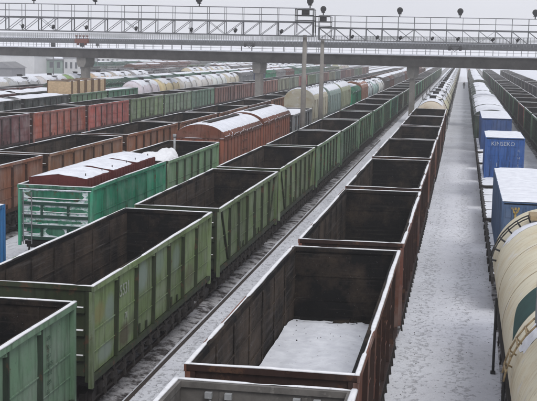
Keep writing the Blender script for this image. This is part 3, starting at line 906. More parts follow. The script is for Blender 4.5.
# ---- line F
F = TR['F']
def snow_load(X, yc, L=12.6, z=3.3, top=.35, seed=0, wid=1.38):
    b = MB(); snow_slab(b, X-wid, X+wid, yc-L/2, yc+L/2, lambda x, y: z+top*(1-((x-X)/wid)**2)*(.7+.5*ns(y*.3, seed)), .06, seed, .5)
    o = b.build('snow_load', 'snow'); o['kind'] = 'stuff'; o['label'] = 'blanket of snow over the load of an open wagon'
    return o
DK = (.02, .025, .022)
place('F', 'g', 102.4, DK, 'black', 'near black open wagon heaped with snow at the left edge'); snow_load(F, 102.4, seed=2, top=.5)
place('F', 'g', 116.4, DK, 'black', 'snow-filled black open wagon next to the timber packs'); snow_load(F, 116.4, seed=3, top=.5)
place('F', 'g', 130.3, (.09, .16, .09), 'green', 'green open wagon loaded with tan timber packs')
def timber(yc, ln, striped, lab):
    root = empty('timber_pack', (F, yc, 1.45)); h = ln/2
    b = MB(); b.box(-1.38, 1.38, -h+.04, h-.04, 0, 3.45)
    for k in range(1, 9): b.box(-1.385, 1.385, -h+.03, h-.03, k*.38-.012, k*.38+.012)
    b.build('boards', 'wood', root)
    s = MB()
    ys = (-h*.8, h*.8) if not striped else (-h+.18, h-.18)
    wd = .1 if not striped else .42
    for y in ys:
        for sx in (-1, 1): x0, x1 = sorted((sx*1.39, sx*1.46)); s.box(x0, x1, y-wd/2, y+wd/2, 0, 3.5)
        s.box(-1.459, 1.459, y-wd/2, y+wd/2, 3.501, 3.54)
    s.build('stake', 'wood2', root)
    q = MB(); snow_slab(q, -1.3, 1.3, -h+.1, h-.1, lambda x, y: 3.452, .04, yc, .4); q.build('top_snow', 'snow', root)
    tag(root, lab, 'timber pack', 'timber packs on the green open wagon')
for k in range(5): timber(125.35+k*2.5, 2.46, True, f'{ORD[k]} tan timber pack with dark stakes counted from the left of the green timber wagon')
place('F', 'g', 144.2, (.03, .16, .08), 'bright green', 'bright green open wagon between timber load and white tanks'); snow_load(F, 144.2, seed=5, top=.15)
y = 157.6
FT = [((.62, .62, .62), 'white'), ((.55, .47, .28), 'yellowish'), (WHT, 'white'), (WHT, 'white'), (WHT, 'white'), (CREAM, 'cream')]
for i, (c, cn) in enumerate(FT): place('F', 't', y, c, cn, var=i % 3); y += 12.02
y += 1.2
for c, cn in ((GRY, 'grey'), ((.05, .07, .13), 'navy blue'), ((.02, .25, .12), 'bright green'), ((.3, .3, .3), 'pale grey'), (RBR, 'brown')):
    place('F', 'b', y, c, cn, var=1, j=0); y += 14.7
rr = random.Random(11)
def mixed(line, y, y1, w, seed):
    rr = random.Random(seed)
    while y < y1:
        run = rr.randint(2, 5); kind = rr.choice(w)
        c, cn = {'g': [(GRN, 'green'), (RBR, 'brown'), (GRY, 'grey'), (BRN, 'dark brown')], 't': [((.35, .36, .38), 'silver grey'), (CREAM, 'cream'), (WHT, 'white'), ((.06, .06, .065), 'black')],
                 'b': [((.2, .08, .055), 'brown'), ((.06, .18, .12), 'green'), ((.25, .25, .26), 'grey')], 'h': [((.4, .4, .4), 'pale grey'), ((.2, .27, .2), 'pale green')]}[kind][rr.randrange(2 if kind == 'h' else 3)]
        for k in range(run):
            st = {'g': S, 't': 12.02, 'b': 14.7, 'h': 13.0}[kind]
            place(line, kind, y+st/2, jit(c, .15, rr), cn, var=rr.randrange(2) if kind != 'g' else 0)
            if kind == 'g' and rr.random() < .25: snow_load(TR[line], y+st/2, seed=y, top=.2)
            y += st
            if y > y1: break
mixed('F', y, 430, 'gtb', 5)
# ---- line G: snow-topped open wagons then red, mixed
for yc, c, cn in ((102, MAR, 'maroon'), (116, MAR, 'maroon'), (130, (.2, .2, .2), 'grey')):
    place('G', 'g', yc, c, cn); snow_load(TR['G'], yc, seed=yc, top=.5)
mixed('G', 138, 430, 'gb', 8)
for i in range(6): place('H', 'g', 131+i*S, (.17, .06, .055), 'dull red')
mixed('H', 210, 480, 'tbg', 9)
IC = [((.5, .5, .5), 'white'), ((.42, .44, .44), 'pale grey'), (WHT, 'white'), ((.24, .36, .14), 'pale green'), ((.6, .45, .33), 'tan'), ((.45, .44, .42), 'pale grey'), ((.3, .3, .32), 'grey')]
y = 146.
for i, (c, cn) in enumerate(IC): place('I', 't', y, c, cn, var=i % 3); y += 12.02
mixed('I', y, 480, 'tgb', 10)
mixed('J', 208, 500, 'ggb', 12)
mixed('K', 232, 500, 'bgt', 13)
mixed('L', 258, 500, 'gbg', 14)
mixed('M', 285, 510, 'gbg', 15)
mixed('N', 315, 520, 'gb', 16)

# ---- line C: container, frosted green wagon with maroon hatches, green wagon with tarp, boxcars, hoppers
CX = TR['C']
fc = flatcar(13.4, 3); fc.location = (CX, 29, 0); tag(fc, 'flat wagon under the blue container at the left edge', 'flat wagon', 'flat wagons')
ct = container(12.2, 2, snow=True); ct.location = (CX, 29.0, 1.26); paint_tree(ct, (.03, .16, .38)); tag(ct, 'bright blue container cut off by the left edge of the photo', 'container', 'shipping containers')

L1 = 11.35; yc1 = 43.05+L1/2
hw = gondola('rib', L1, 2, seed=12, frost=True, ribm='ribplain'); hw.name = 'hatch_roofed_wagon'; hw.location = (CX, yc1, 0); paint_tree(hw, TEAL)
h = L1/2
def blob(xc, zc, wx, wz, y0, y1, seed, n=26):
    pts = []
    for k in range(n):
        t = 2*math.pi*k/n; q = 1+.22*ns(math.cos(t)*2, math.sin(t)*2, seed)+.10*ns(math.cos(t)*6, math.sin(t)*6, seed)
        cx_, cz_ = math.cos(t), math.sin(t)
        pts.append((xc+wx*math.copysign(abs(cx_)**.6, cx_)*q, zc+wz*math.copysign(abs(cz_)**.6, cz_)*q))
    b = MB(); b.prism(pts, 'y', y0, y1); return b
b = MB(); b.box(-1.36, 1.36, -h+.028, -h+.0585, 1.31, 3.33); ep = b.build('end_panel', 'frosted', hw, TEAL)
# bare green patches where the wind-plastered snow has come off
for k, (xc, zc, wx, wz) in enumerate(((0, 3.06, 1.2, .20), (-.85, 2.52, .22, .10), (.0, 2.50, .48, .12), (.92, 2.48, .32, .09), (.1, 2.02, 1.05, .055), (-.9, 1.66, .3, .13), (0, 1.62, .4, .16), (.85, 1.60, .3, .14))):
    blob(xc, zc, wx, wz, -h+.022, -h+.0275, k*3+1).build('bare_patch', 'ribplain', ep, TEAL)
b = MB()
for z in (2.76, 2.24, 1.84, 1.36): b.box(-1.37, 1.37, -h-.03, -h+.0275, z-.075, z+.05)
b.build('end_rail', 'darkgreen', hw)
b = MB()
for z, xs in ((2.50, (-.55, .55)), (1.6, (-.55, .55))):
    for x in xs: b.box(x-.05, x+.05, -h-.02, -h+.0275, z-.205 if z > 2 else 1.415, z+.205 if z > 2 else 1.785)
b.build('end_stanchion', 'darkgreen', hw)
b = MB()
for z in (1.25, 1.6, 1.95, 2.3, 2.65): b.bar((-1.3, -h-.07, z), (-.95, -h-.07, z), .03)
for x in (-1.3, -.95): b.bar((x, -h-.07, 1.1), (x, -h-.07, 3.2), .035)
b.build('ladder', 'grey', hw)
b = MB()
snow_strip(b, [(-1.5, -h-.005, 3.30), (1.5, -h-.005, 3.30)], .05, .03, 3)
for z in (2.76, 2.24, 1.84, 1.36): snow_strip(b, [(-1.36, -h-.0, z+.052), (1.36, -h-.0, z+.052)], .04, .02, z)
b.build('ledge_snow', 'snow', hw)
for k in range(3):
    y0 = -h+.35+k*(L1-.7)/3; y1 = y0+(L1-.7)/3-.42
    b = MB(); b.prism([(-1.22, 3.3), (1.22, 3.3), (1.22, 3.74), (0, 3.90), (-1.22, 3.74)], 'y', y0, y1)
    for i in range(7):
        x = -1.1+i*.366
        for yy in (y0-.02, y1-.03): b.box(x-.03, x+.03, yy, yy+.05, 3.32, 3.72)
    for i in range(8):
        yy = y0+.15+i*(y1-y0-.3)/7
        for s in (-1, 1): x0, x1 = sorted((s*1.221, s*1.26)); b.box(x0, x1, yy-.03, yy+.03, 3.32, 3.72)
    hb = b.build('roof_hatch', 'redhatch', hw)
    q = MB(); snow_slab(q, -1.17, 1.17, y0+.06, y1-.05, lambda x, y: 3.75+.16*(1-abs(x)/1.22), .07, k*3, .22, rag=.1); q.build('hatch_snow', 'snow', hb)
    q = MB()
    for yy in (y0+.5, y1-.5): q.tube((.98, yy, 3.74), (.98, yy, 3.93), .022, 6)
    q.build('hatch_handle', 'dark', hb)
tag(hw, 'bright green wagon with three maroon snow-covered roof hatches and snow-plastered end', 'hatch-roofed wagon')

L2 = 12.0; yc2 = 55.0+L2/2
o = place('C', 'g', yc2, LG, 'light green', 'light green open wagon carrying a white tarpaulin heap', L=12.0, var=0, j=0)
b = MB()
n = 60; rg = []
for j2 in range(n+1):
    row = []
    for i2 in range(n+1):
        x = -1.3+2.6*i2/n; y = -2.4+4.8*j2/n; e = max(0, 1-(abs(x)/1.35)**4)*max(0, 1-(abs(y)/2.5)**4)
        z = 1.5+e*(1.92+.42*ns(x*1.3, y*.9, 4)+.28*abs(ns(x*1.6, y*1.3, 2))+.07*ns(x*5, y*4, 7)-.05*y)
        row.append((x, y, z))
    rg.append(row)
b.rings(rg, 0, closed=False, caps=False)
tp = b.build('tarpaulin_heap', 'tarp'); tp.location = (CX+.05, 58.7, 0); tag(tp, 'crumpled white tarpaulin heap inside the light green wagon', 'tarpaulin')
b = MB(); b.tube((CX+.35, 60.8, 1.45), (CX+.35, 60.8, 4.15), .06, 8); b.tube((CX+.35, 60.8, 4.15), (CX+.35, 60.8, 4.32), .10, 10)
tag(b.build('load_post', 'palegrey'), 'pale upright post standing beside the tarpaulin in the light green wagon', 'post')

for k, yc in enumerate((74.9, 89.1)):
    o = place('C', 'b', yc, (.30, .105, .065), 'red-brown', ['red-brown covered wagon with arched snow-dusted roof, the nearer of two', 'red-brown covered wagon with arched snow-dusted roof, the farther of two'][k], var=5, j=0)
o = proto(('gshort',), lambda: gondola('rib', 12.2, 1, seed=4)); o.location = (CX, 103.4, 0); paint_tree(o, GRY)
tag(o, 'grey open wagon filled with snow behind the red-brown covered wagons', 'open wagon'); snow_load(CX, 103.4, 12.0, 3.25, .2, 6)
CC = [('h', CREAM, 'cream'), ('h', (.26, .34, .32), 'blue-green'), ('h', (.36, .39, .27), 'yellow-green'), ('b', (.02, .27, .14), 'bright green'), ('h', (.3, .15, .1), 'brown'), ('t', (.4, .47, .48), 'pale blue'), ('t', (.35, .48, .46), 'pale blue'), ('t', WHT, 'white'),
      ('b', (.12, .1, .1), 'dark'), ('b', RBR, 'brown')]
y = 111.0
for k, c, cn in CC:
    st = {'g': S, 't': 12.02, 'b': 14.7, 'h': 12.8}[k]
    o = place('C', k, y+st/2, c, cn, j=0, var=1); y += st
    if cn == 'cream': o.scale = (1, 1, 1.1)
mixed('C', y, 440, 'gbt', 20)

# ---- line R1: near tank, containers on flat wagons, snowy hoppers, far red covered wagon
RX = TR['R1']
def near_tank():
    root = empty('tank_wagon'); r = 1.62; zc = 2.72; ya, yb = -9.6, 8.75
    n = 64; L = yb-ya
    ys, rg = tank_rings(r, L, zc, n, .5)
    mid = (ya+yb)/2; rg = [[(p[0], p[1]+mid, p[2]) for p in q] for q in rg]
    MB().rings(rg, 0).build('tank_shell', 'tankpaint', root)
    # painted dark green band, thinning to a point low on the side
    b = MB(); q = []
    for k in range(49):
        a = 18+144*k/48; e = min(1, (162-a)/16) if a > 90 else min(1, (a-18)/16); e = max(.02, math.sin(math.pi/2*e))
        ca, sa = math.cos(R(a)), math.sin(R(a)); q.append([((r+.006)*ca, -4.0, zc+(r+.006)*sa), ((r+.006)*ca, -4.0+1.85*e, zc+(r+.006)*sa)])
    b.rings(q, 0, closed=False, caps=False); b.build('painted_band', 'tealband', root)
    # straps
    for yy in (8.3, 2.6, -.6):
        b = MB(); q = [[((r+dd)*math.cos(2*math.pi*k/64), yv, zc+(r+dd)*math.sin(2*math.pi*k/64)) for k in range(64)] for yv, dd in ((yy-.018, .002), (yy-.01, .008), (yy+.01, .008), (yy+.018, .002))]
        b.rings(q, 0, caps=False); b.build('weld_seam', 'brass' if yy < 5 else 'tankpaint', root)
    # arched ladder over the shell near the far end
    b = MB()
    for yy in (6.35, 6.85):
        pts = [((r+.16)*math.cos(R(a)), yy, zc+(r+.16)*math.sin(R(a))) for a in range(0, 181, 8)]
        for p, q2 in zip(pts[:-1], pts[1:]): b.tube(p, q2, .022, 6)
    for a in range(4, 180, 11):
        p = ((r+.16)*math.cos(R(a)), 6.35, zc+(r+.16)*math.sin(R(a))); b.tube(p, (p[0], 6.85, p[2]), .02, 6)
        b.tube(p, ((r+.0)*math.cos(R(a)), 6.35, zc+r*math.sin(R(a))), .03, 6)
    b.build('arched_ladder', 'dark', root)
    for a in (98,):
        b = MB(); x = (r+.1)*math.cos(R(a)); z = zc+(r+.1)*math.sin(R(a)); b.box(x-.1, x+.1, 6.2, 6.75, z-.05, z+.07); b.build('ladder_bracket', 'brass', root)
    b = MB(); b.box(-.7, -.2, 5.9, 6.9, zc+r+.0, zc+r+.12); b.build('ladder_bracket', 'brass', root)
    tank_snow(r, 18, zc, 5, 60, .22, 5.7, 6.3, .05).build('ladder_snow', 'snow', root)
    for yy in (-5.35, -5.95):
        b = MB(); pts = [((r+.17)*math.cos(R(a)), yy, zc+(r+.17)*math.sin(R(a))) for a in range(6, 177, 8)]
        for p, q2 in zip(pts[:-1], pts[1:]): b.tube(p, q2, .02, 7)
        b.build('ladder_rail', 'brass', root)
    b = MB()
    for a in range(6, 176, 9):
        p = ((r+.17)*math.cos(R(a)), -5.3, zc+(r+.17)*math.sin(R(a))); b.tube(p, (p[0], -6.0, p[2]), .018, 6)
        b.tube(p, ((r-.01)*math.cos(R(a+2)), -5.25, zc+(r-.01)*math.sin(R(a+2))), .02, 6)
    b.build('ladder_rungs', 'brass', root)
    tank_snow(r, 18, zc, 15, 66, .2, -6.0, -5.2, .09).build('ladder_snow', 'snow', root)
    # manhole platform thick with snow
    b = MB()
    b.tube((0, -7.8, zc+r-.1), (0, -7.8, zc+r+.35), .45, 18); b.tube((0, -7.8, zc+r+.35), (0, -7.8, zc+r+.42), .52, 18)
    b.box(-1.25, 1.25, -9.2, -6.2, zc+r-.25, zc+r-.19)
    for s in (-1, 1):
        for yy in (-9.2, -7.7, -6.2): b.bar((s*1.25, yy, zc+r-.2), (s*1.25, yy, zc+r+.7), .05)
        for z in (.35, .7): b.bar((s*1.25, -9.2, zc+r+z), (s*1.25, -6.2, zc+r+z), .045)
    b.build('manhole_platform', 'grey', root)
    q = MB(); snow_slab(q, -1.2, 1.2, -9.1, -6.3, lambda x, y: zc+r-.19, .1, 3, .2); tank_snow(r, 18, zc, 9, 62, .3, -5.2, -3.6, .05).v
    q.build('platform_snow', 'snow', root)
    g = MB(); g.box(-.35, .35, -10.6, 9.5, .85, 1.16)
    for yy in (-8, -3.2, 3.0, 7.4): g.prism([(-1.25, 1.16), (1.25, 1.16), (1.4, 1.95), (.9, 1.45), (0, 1.16), (-.9, 1.45), (-1.4, 1.95)], 'y', yy-.2, yy+.2)
    for s in (-1, 1):
        g.bar((s*1.4, -10.3, 1.1), (s*1.4, 9.2, 1.1), .1, .16)
        for yy in range(-10, 10, 2): g.bar((s*1.4, yy, 1.1), (s*1.42, yy, .55), .05)
    for yy in (-10.4, 9.35): g.box(-1.45, 1.45, yy-.1, yy+.1, .98, 1.2)
    g.build('underframe', 'under', root)
    for s, yy in ((1, 9.4), (-1, -10.5)): c = coupler(root, 0, s); c.location = (0, yy, 1.04)
    bs = bogie_mb().build('bogie', 'bogie', root)
    for yw in (-.925, .925): wheel_mb(yw).build('wheelset', 'wheel', bs)
    bs.location = (0, 6.6, 0)
    for yy in (3.2, -3.8, -7.3): c = copy_tree(bs); c.parent = root; c.location = (0, yy, 0)
    return root
o = near_tank(); o.location = (RX, 27.5, 0); paint_tree(o, (.63, .585, .44))
tag(o, 'large cream tank wagon with dark green band at the right edge', 'tank wagon', 'tank wagons')

flats = [(47.3, 13.6, 'flat wagon under the nearest blue container'), (61.6, 12.6, 'empty snow-covered flat wagon between the two nearest blue containers'), (76.0, 13.4, 'flat wagon under the lettered blue container'),
         (87.9, 8.0, 'short snow-covered flat wagon behind the lettered blue container'), (101.1, 15.0, 'flat wagon under the farthest blue container')]
for i, (yc, L, lb) in enumerate(flats):
    o = flatcar(L, i*5, 2 if i < 2 else 1); o.location = (RX, yc, 0); tag(o, lb, 'flat wagon', 'flat wagons')
c1 = container(12.2, 1); c1.location = (RX, 47.5, 1.27); paint_tree(c1, (.06, .11, .21)); tag(c1, 'large dusty blue container with yellow emblem behind the cream tank', 'container', 'shipping containers')
e = MB(); e.tube((-.62, -6.17, 2.1), (-.62, -6.16, 2.1), .01, 6)
for p, q in (((-.74, 2.26), (-.70, 2.12)), ((-.50, 2.26), (-.54, 2.12)), ((-.70, 2.12), (-.62, 2.04)), ((-.54, 2.12), (-.62, 2.04)), ((-.62, 2.04), (-.62, 1.72)), ((-.70, 1.78), (-.54, 1.78)), ((-.70, 1.68), (-.54, 1.68)), ((-.62, 2.26), (-.62, 2.16))):
    e.bar((p[0], -6.15, p[1]), (q[0], -6.15, q[1]), .01, .01); e.add([], [])
    dx, dz = q[0]-p[0], q[1]-p[1]; l = math.hypot(dx, dz); nx_, nz_ = -dz/l*.035, dx/l*.035
    e.prism([(p[0]+nx_, p[1]+nz_), (p[0]-nx_, p[1]-nz_), (q[0]-nx_, q[1]-nz_), (q[0]+nx_, q[1]+nz_)], 'y', -6.125, -6.115)
eo = e.build('emblem', 'gold', c1); eo.location = (-.12, 0, .12)
c2 = container(6.06, 4); c2.location = (RX-.02, 76.4, 1.27); paint_tree(c2, (.03, .10, .32)); tag(c2, 'bright blue container with white lettering across its end', 'container', 'shipping containers')
text_mesh('KINSEKO', .36, 'lettering', 'brightwhite', c2, (-.86, -3.055, 2.08), (R(90), 0, 0))
for k, ch in enumerate('KINSEKO'):
    text_mesh(ch, .2, 'lettering', 'brightwhite', c2, (.80, -3.055, 1.72-k*.23), (R(90), 0, 0))
text_mesh('I', .36, 'lettering', 'brightwhite', c2, (-.5, -3.055, .75), (R(90), 0, 0))
c3 = container(12.2, 7); c3.location = (RX+.05, 101.4, 1.27); paint_tree(c3, (.03, .075, .22)); tag(c3, 'farthest blue container in front of the snow-topped green wagons', 'container', 'shipping containers')
y = 109.3; i = 0
while y < 345:
    if i < 9: place('R1', 'b', y+5.6, (.05, .085, .06), 'dark green', var=10+i % 2); y += 11.4
    else: place('R1', 'b', y+7.2, (.15, .17, .15), 'grey-green', var=i % 2); y += 14.7
    i += 1
o = place('R1', 'b', y+8, (.42, .11, .07), 'orange-red', 'orange-red covered wagon at the far end of the container line', var=0, j=0)
o.location.x = RX

# thin dark posts beside the near tank
for k, (x, yv, hh) in enumerate(((1.22, 33.0, 2.1), (1.28, 27.3, 2.0))):
    b = MB(); b.tube((x, yv, -.2), (x, yv, hh), .04, 8); b.box(x-.07, x+.07, yv-.07, yv+.07, -.2, -.08)
    tag(b.build('marker_post', 'dark'), ['thin dark post beside the cream tank, the farther of two', 'thin dark post beside the cream tank, the nearer of two'][k], 'post', 'thin posts beside the cream tank')

for o in COL.objects:
    if o.get('label') == 'near brown open wagon cut off by the bottom of the photo':
        M['innergrey'] = mat_simple('frosted_grey_steel', (.17, .16, .15), .6, sc=1.2)
        for ch in o.children:
            if ch.name.startswith('wagon_body'):
                ch.data.materials[1] = M['innergrey']; ch.data.materials[3] = M['innergrey']
# ---- lettering and marks on the near green wagons
def find(lab):
    for o in COL.objects:
        if o.get('label') == lab: return o
w1 = find('olive green open wagon with faded blue patches and white number')
rt = (R(90), 0, R(90))
XS = 1.492
text_mesh('5531', .44, 'wagon_number', 'white', w1, (XS, -4.05, 2.72), rt)
text_mesh('70', .26, 'wagon_number', 'white', w1, (XS, -3.6, 2.05), rt)
def mat_patched():
    m2 = M['paint'].copy(); m2.name = 'patched_olive_paint'; nt2 = m2.node_tree; n2, l2 = nt2.nodes, nt2.links
    bs = n2['Principled BSDF']; src = bs.inputs['Base Color'].links[0].from_socket
    tcn = n2.new('ShaderNodeTexCoord'); nzz = n2.new('ShaderNodeTexNoise'); nzz.inputs['Scale'].default_value = 6.5; nzz.inputs['Detail'].default_value = 9; nzz.inputs['Roughness'].default_value = .8
    l2.new(tcn.outputs['Object'], nzz.inputs['Vector'])
    for (y, z, ry, rz, col, k) in ((-5.6, 2.68, .42, .26, (.24, .19, .08), .5), (-4.75, 2.62, .36, .36, (.20, .26, .22), .8), (-1.9, 2.85, .5, .42, (.20, .26, .23), .75), (-.1, 2.9, .5, .36, (.20, .26, .22), .6),
                                (-5.1, 1.6, .6, .22, (.22, .27, .25), .7), (-3.5, 1.62, .5, .3, (.07, .05, .035), .8), (1.9, 2.7, .45, .4, (.18, .24, .2), .6), (3.6, 1.8, .6, .4, (.09, .08, .05), .6), (-2.6, 1.75, .5, .3, (.11, .13, .08), .7)):
        vs = n2.new('ShaderNodeVectorMath'); vs.operation = 'SUBTRACT'; vs.inputs[1].default_value = (1.46, y, z); l2.new(tcn.outputs['Object'], vs.inputs[0])
        vd = n2.new('ShaderNodeVectorMath'); vd.operation = 'DIVIDE'; vd.inputs[1].default_value = (1.0, ry, rz); l2.new(vs.outputs[0], vd.inputs[0])
        ln = n2.new('ShaderNodeVectorMath'); ln.operation = 'LENGTH'; l2.new(vd.outputs[0], ln.inputs[0])
        ad = n2.new('ShaderNodeMath'); ad.operation = 'ADD'; l2.new(ln.outputs['Value'], ad.inputs[0]); l2.new(nzz.outputs[0], ad.inputs[1])
        mr = n2.new('ShaderNodeMapRange'); mr.inputs[1].default_value = 1.75; mr.inputs[2].default_value = 1.2; mr.inputs[3].default_value = 0; mr.inputs[4].default_value = k; l2.new(ad.outputs[0], mr.inputs[0])
        mxn = n2.new('ShaderNodeMixRGB'); l2.new(mr.outputs[0], mxn.inputs[0]); l2.new(src, mxn.inputs[1]); mxn.inputs[2].default_value = (*col, 1); src = mxn.outputs[0]
    l2.new(src, bs.inputs['Base Color']); return m2
M['patched'] = mat_patched()
for ch in w1.children:
    if ch.name.startswith('wagon_body'): ch.data = ch.data.copy(); ch.data.materials[0] = M['patched']
w0 = find('mint green open wagon at the lower left corner')
for k in range(7): text_mesh(['5214', '70 t', '22.3', 'CB-75', '13.92', '1995', '3.1'][k], .13, 'wagon_marking', 'darkmark', w0, (XS, 4.75, 3.0-k*.19), rt)
ee = [o for o in COL.objects if o.get('category') == 'open wagon' and abs(o.location.x-TR['E']) < .1]
ee.sort(key=lambda o: o.location.y)
text_mesh('5478', .55, 'wagon_number', 'white', ee[1], (1.50, -1.6, 2.1), rt); text_mesh('M', .5, 'wagon_number', 'white', ee[1], (1.50, -1.35, 2.65), rt)

# ------------------------------------------------------------------ lighting gantries
def pole_mb(h, r0=.22, r1=.15):
    b = MB(); b.tube((0, 0, -.2), (0, 0, h), r0, 12, 0, r1); return b
def flood_big(root, x, y, z, sc=.84):
    b = MB(); b.tube((x, y, z), (x, y, z+.32), .05, 8); b.tube((x-.16, y, z+.28), (x+.16, y, z+.28), .05, 8)
    rg = []
    for i in range(9):
        t = math.pi*i/8; rg.append([(x+.33*sc*math.sin(t)*math.cos(2*math.pi*k/14), y+.30*sc*math.sin(t)*math.sin(2*math.pi*k/14), z+.32+.33*sc-.33*sc*math.cos(t)) for k in range(14)])
    b.rings(rg); b.tube((x, y-.36*sc, z+.6*sc), (x, y-.2*sc, z+.62*sc), .27*sc, 14)
    return b.build('floodlight', 'dark', root)
def gantry(name, px, py, x0, x1, zb, lab, floods, hang):
    root = empty(name, (px, py, 0)); H = 1.1
    def L(x): return x-px
    pole_mb(zb+.1, .24, .17).build('support_pole', 'conc', root)
    b = MB(); d = .35; a, c = L(x0), L(x1)
    for dy in (-d, d):
        for z in (zb, zb+H): b.bar((a, dy, z), (c, dy, z), .10)
    n = int(abs(x1-x0)/1.42); st = (c-a)/n
    for i in range(n+1):
        x = a+st*i
        for dy in (-d, d): b.bar((x, dy, zb), (x, dy, zb+H), .055 if i % 2 else .075)
        b.bar((x, -d, zb), (x, d, zb), .05); b.bar((x, -d, zb+H), (x, d, zb+H), .05)
        if i < n:
            for dy in (-d, d):
                b.bar((x, dy, zb+H), (x+st, dy, zb), .04)
                if (i*7) % 5 == 0: b.bar((x, dy, zb), (x+st, dy, zb+H), .03)
    b.build('truss', 'grey', root)
    b = MB(); b.box(a, c, -.3, .3, zb+H+.06, zb+H+.09); b.build('walkway', 'grey', root)
    b = MB(); zr = zb+H+.09
    for dy in (-.38, .38):
        for z in (zr+.5, zr+1.05): b.bar((a, dy, z), (c, dy, z), .04)
        for i in range(n+1): b.bar((a+st*i, dy, zr-.05), (a+st*i, dy, zr+1.05), .035)
    b.build('handrail', 'grey', root)
    b = MB(); b.box(-.75, .75, -.6, .6, zr+.05, zr+.1)
    for x in (-.75, .75):
        for dy in (-.6, .6): b.bar((x, dy, zr-.9), (x, dy, zr+.95), .05)
    for z in (.45, .95):
        for dy in (-.6, .6): b.bar((-.75, dy, zr+z), (.75, dy, zr+z), .06)
    b.box(-.28, .3, -.25, .25, zr+.45, zr+.92)
    b.build('lamp_platform', 'dark', root)
    for x in floods: flood_big(root, L(x), 0, zr+1.05)
    for x in hang:
        q = MB(); q.tube((L(x), -.3, zb+.1), (L(x), -.3, zb+.3), .03, 6)
        q.tube((L(x), -.3, zb+.28), (L(x)+.12, -.5, zb+.42), .13, 10); q.bar((L(x)-.25, -.3, zb+.5), (L(x), -.3, zb+.3), .04)
        q.build('hanging_lamp', 'dark', root)
    tag(root, lab, 'lighting gantry', 'lighting gantries over the tracks')
    return root
gantry('lighting_gantry', -12.86, 93.1, -12.2, -50.0, 10.15, 'left lighting gantry whose truss ends at the taller concrete pole', (-12.5, -21.7, -30.6, -36.0), (-14.8, -18.6, -22.3, -27.0, -31.3, -34.2, -36.9))
gantry('lighting_gantry', -13.04, 106.4, -13.4, 26.0, 10.0, 'right lighting gantry starting at the concrete pole near the middle', (-13.04, -6.0, -.55, 6.1), (-10.3, -8.0, -5.9, -3.0, -.7, 2.4, 4.6))

# ------------------------------------------------------------------ footbridge
P0 = Vector((-78.5, 187.1, 0)); P1 = Vector((8.7, 142.4, 0)); dv = (P1-P0).normalized(); ang = math.atan2(dv.y, dv.x)
brd = empty('footbridge', (P0.x, P0.y, 0), ang)
LB = (P1-P0).length; A0, A1 = -70, LB+45
zs = lambda x: 6.95+.30*x/LB
def sl(b, xa, xb, y0, y1, za, zb_):
    v = [(xa, y0, zs(xa)+za), (xb, y0, zs(xb)+za), (xb, y1, zs(xb)+za), (xa, y1, zs(xa)+za), (xa, y0, zs(xa)+zb_), (xb, y0, zs(xb)+zb_), (xb, y1, zs(xb)+zb_), (xa, y1, zs(xa)+zb_)]
    b.add(v, [(0,3,2,1),(4,5,6,7),(0,1,5,4),(1,2,6,5),(2,3,7,6),(3,0,4,7)])
b = MB(); sl(b, A0, A1, -1.3, -1.0, 0, 1.42); sl(b, A0, A1, 1.0, 1.3, 0, 1.42); sl(b, A0, A1, -.999, .999, .9, 1.2)
for i in range(int((A1-A0)/6)): x = A0+i*6+3; sl(b, x, x+.3, -.999, .999, .1, .899)
sl(b, A0, A1, -1.42, -1.301, 1.28, 1.40); b.build('girder', 'girder', brd)
b = MB(); sl(b, A0, A1, -1.25, 1.25, 1.424, 1.60); b.build('deck_snow', 'snow', brd)
b = MB()
for dy in (-1.15, 1.15):
    for i in range(int((A1-A0)/1.9)):
        x = A0+i*1.9; sl(b, x, x+.05, dy-.025, dy+.025, 1.5, 2.24)
    for z in (1.95, 2.3): sl(b, A0, A1, dy-.02, dy+.02, z, z+.035)
b.build('handrail', 'grey', brd)
b = MB(); sl(b, A0, A1, -1.0, -.3, 2.25, 2.98); sl(b, A0, A1, .3, 1.0, 2.25, 2.98); b.build('pipe_casing', 'grey', brd)
b = MB(); sl(b, A0, A1, -.95, -.35, 2.982, 3.10); sl(b, A0, A1, .35, .95, 2.982, 3.10); b.build('casing_snow', 'snow', brd)
b = MB()
for dy in (-1.05, 1.05):
    for i in range(int((A1-A0)/.45)): x = A0+i*.45; sl(b, x, x+.04, dy-.02, dy+.02, 2.7, 3.85)
    for z in (3.25, 3.4, 3.55, 3.7, 3.83): sl(b, A0, A1, dy-.02, dy+.02, z, z+.04)
b.build('upper_handrail', 'palegrey', brd)
def loc_of(x, y):     # world point to bridge axis distance
    return (Vector((x, y, 0))-P0).dot(dv)
for (px, py, cw, kw, z0_) in ((-60.4, 176.8, 2.1, 1.2, 1.0), (-27.6, 163.8, 1.45, .95, .75), (-5.9, 151.4, 1.15, .6, .6)):
    b = MB(); x = loc_of(px, py); zt = zs(x)
    b.prism([(x-kw/2, -kw*.4), (x+kw/2, -kw*.4), (x+kw/2, kw*.4), (x-kw/2, kw*.4)], 'z', -.2, zt-1.25)
    pr = b.build('bridge_pier', 'conc', brd)
    b = MB()
    pf = [(x-kw/2-.05, zt-1.5), (x+kw/2+.05, zt-1.5), (x+cw/2, zt-.85), (x+cw/2, zt-.02), (x-cw/2, zt-.02), (x-cw/2, zt-.85)]
    b.prism(pf, 'y', -z0_, z0_); b.build('pier_cap', 'conc', pr)
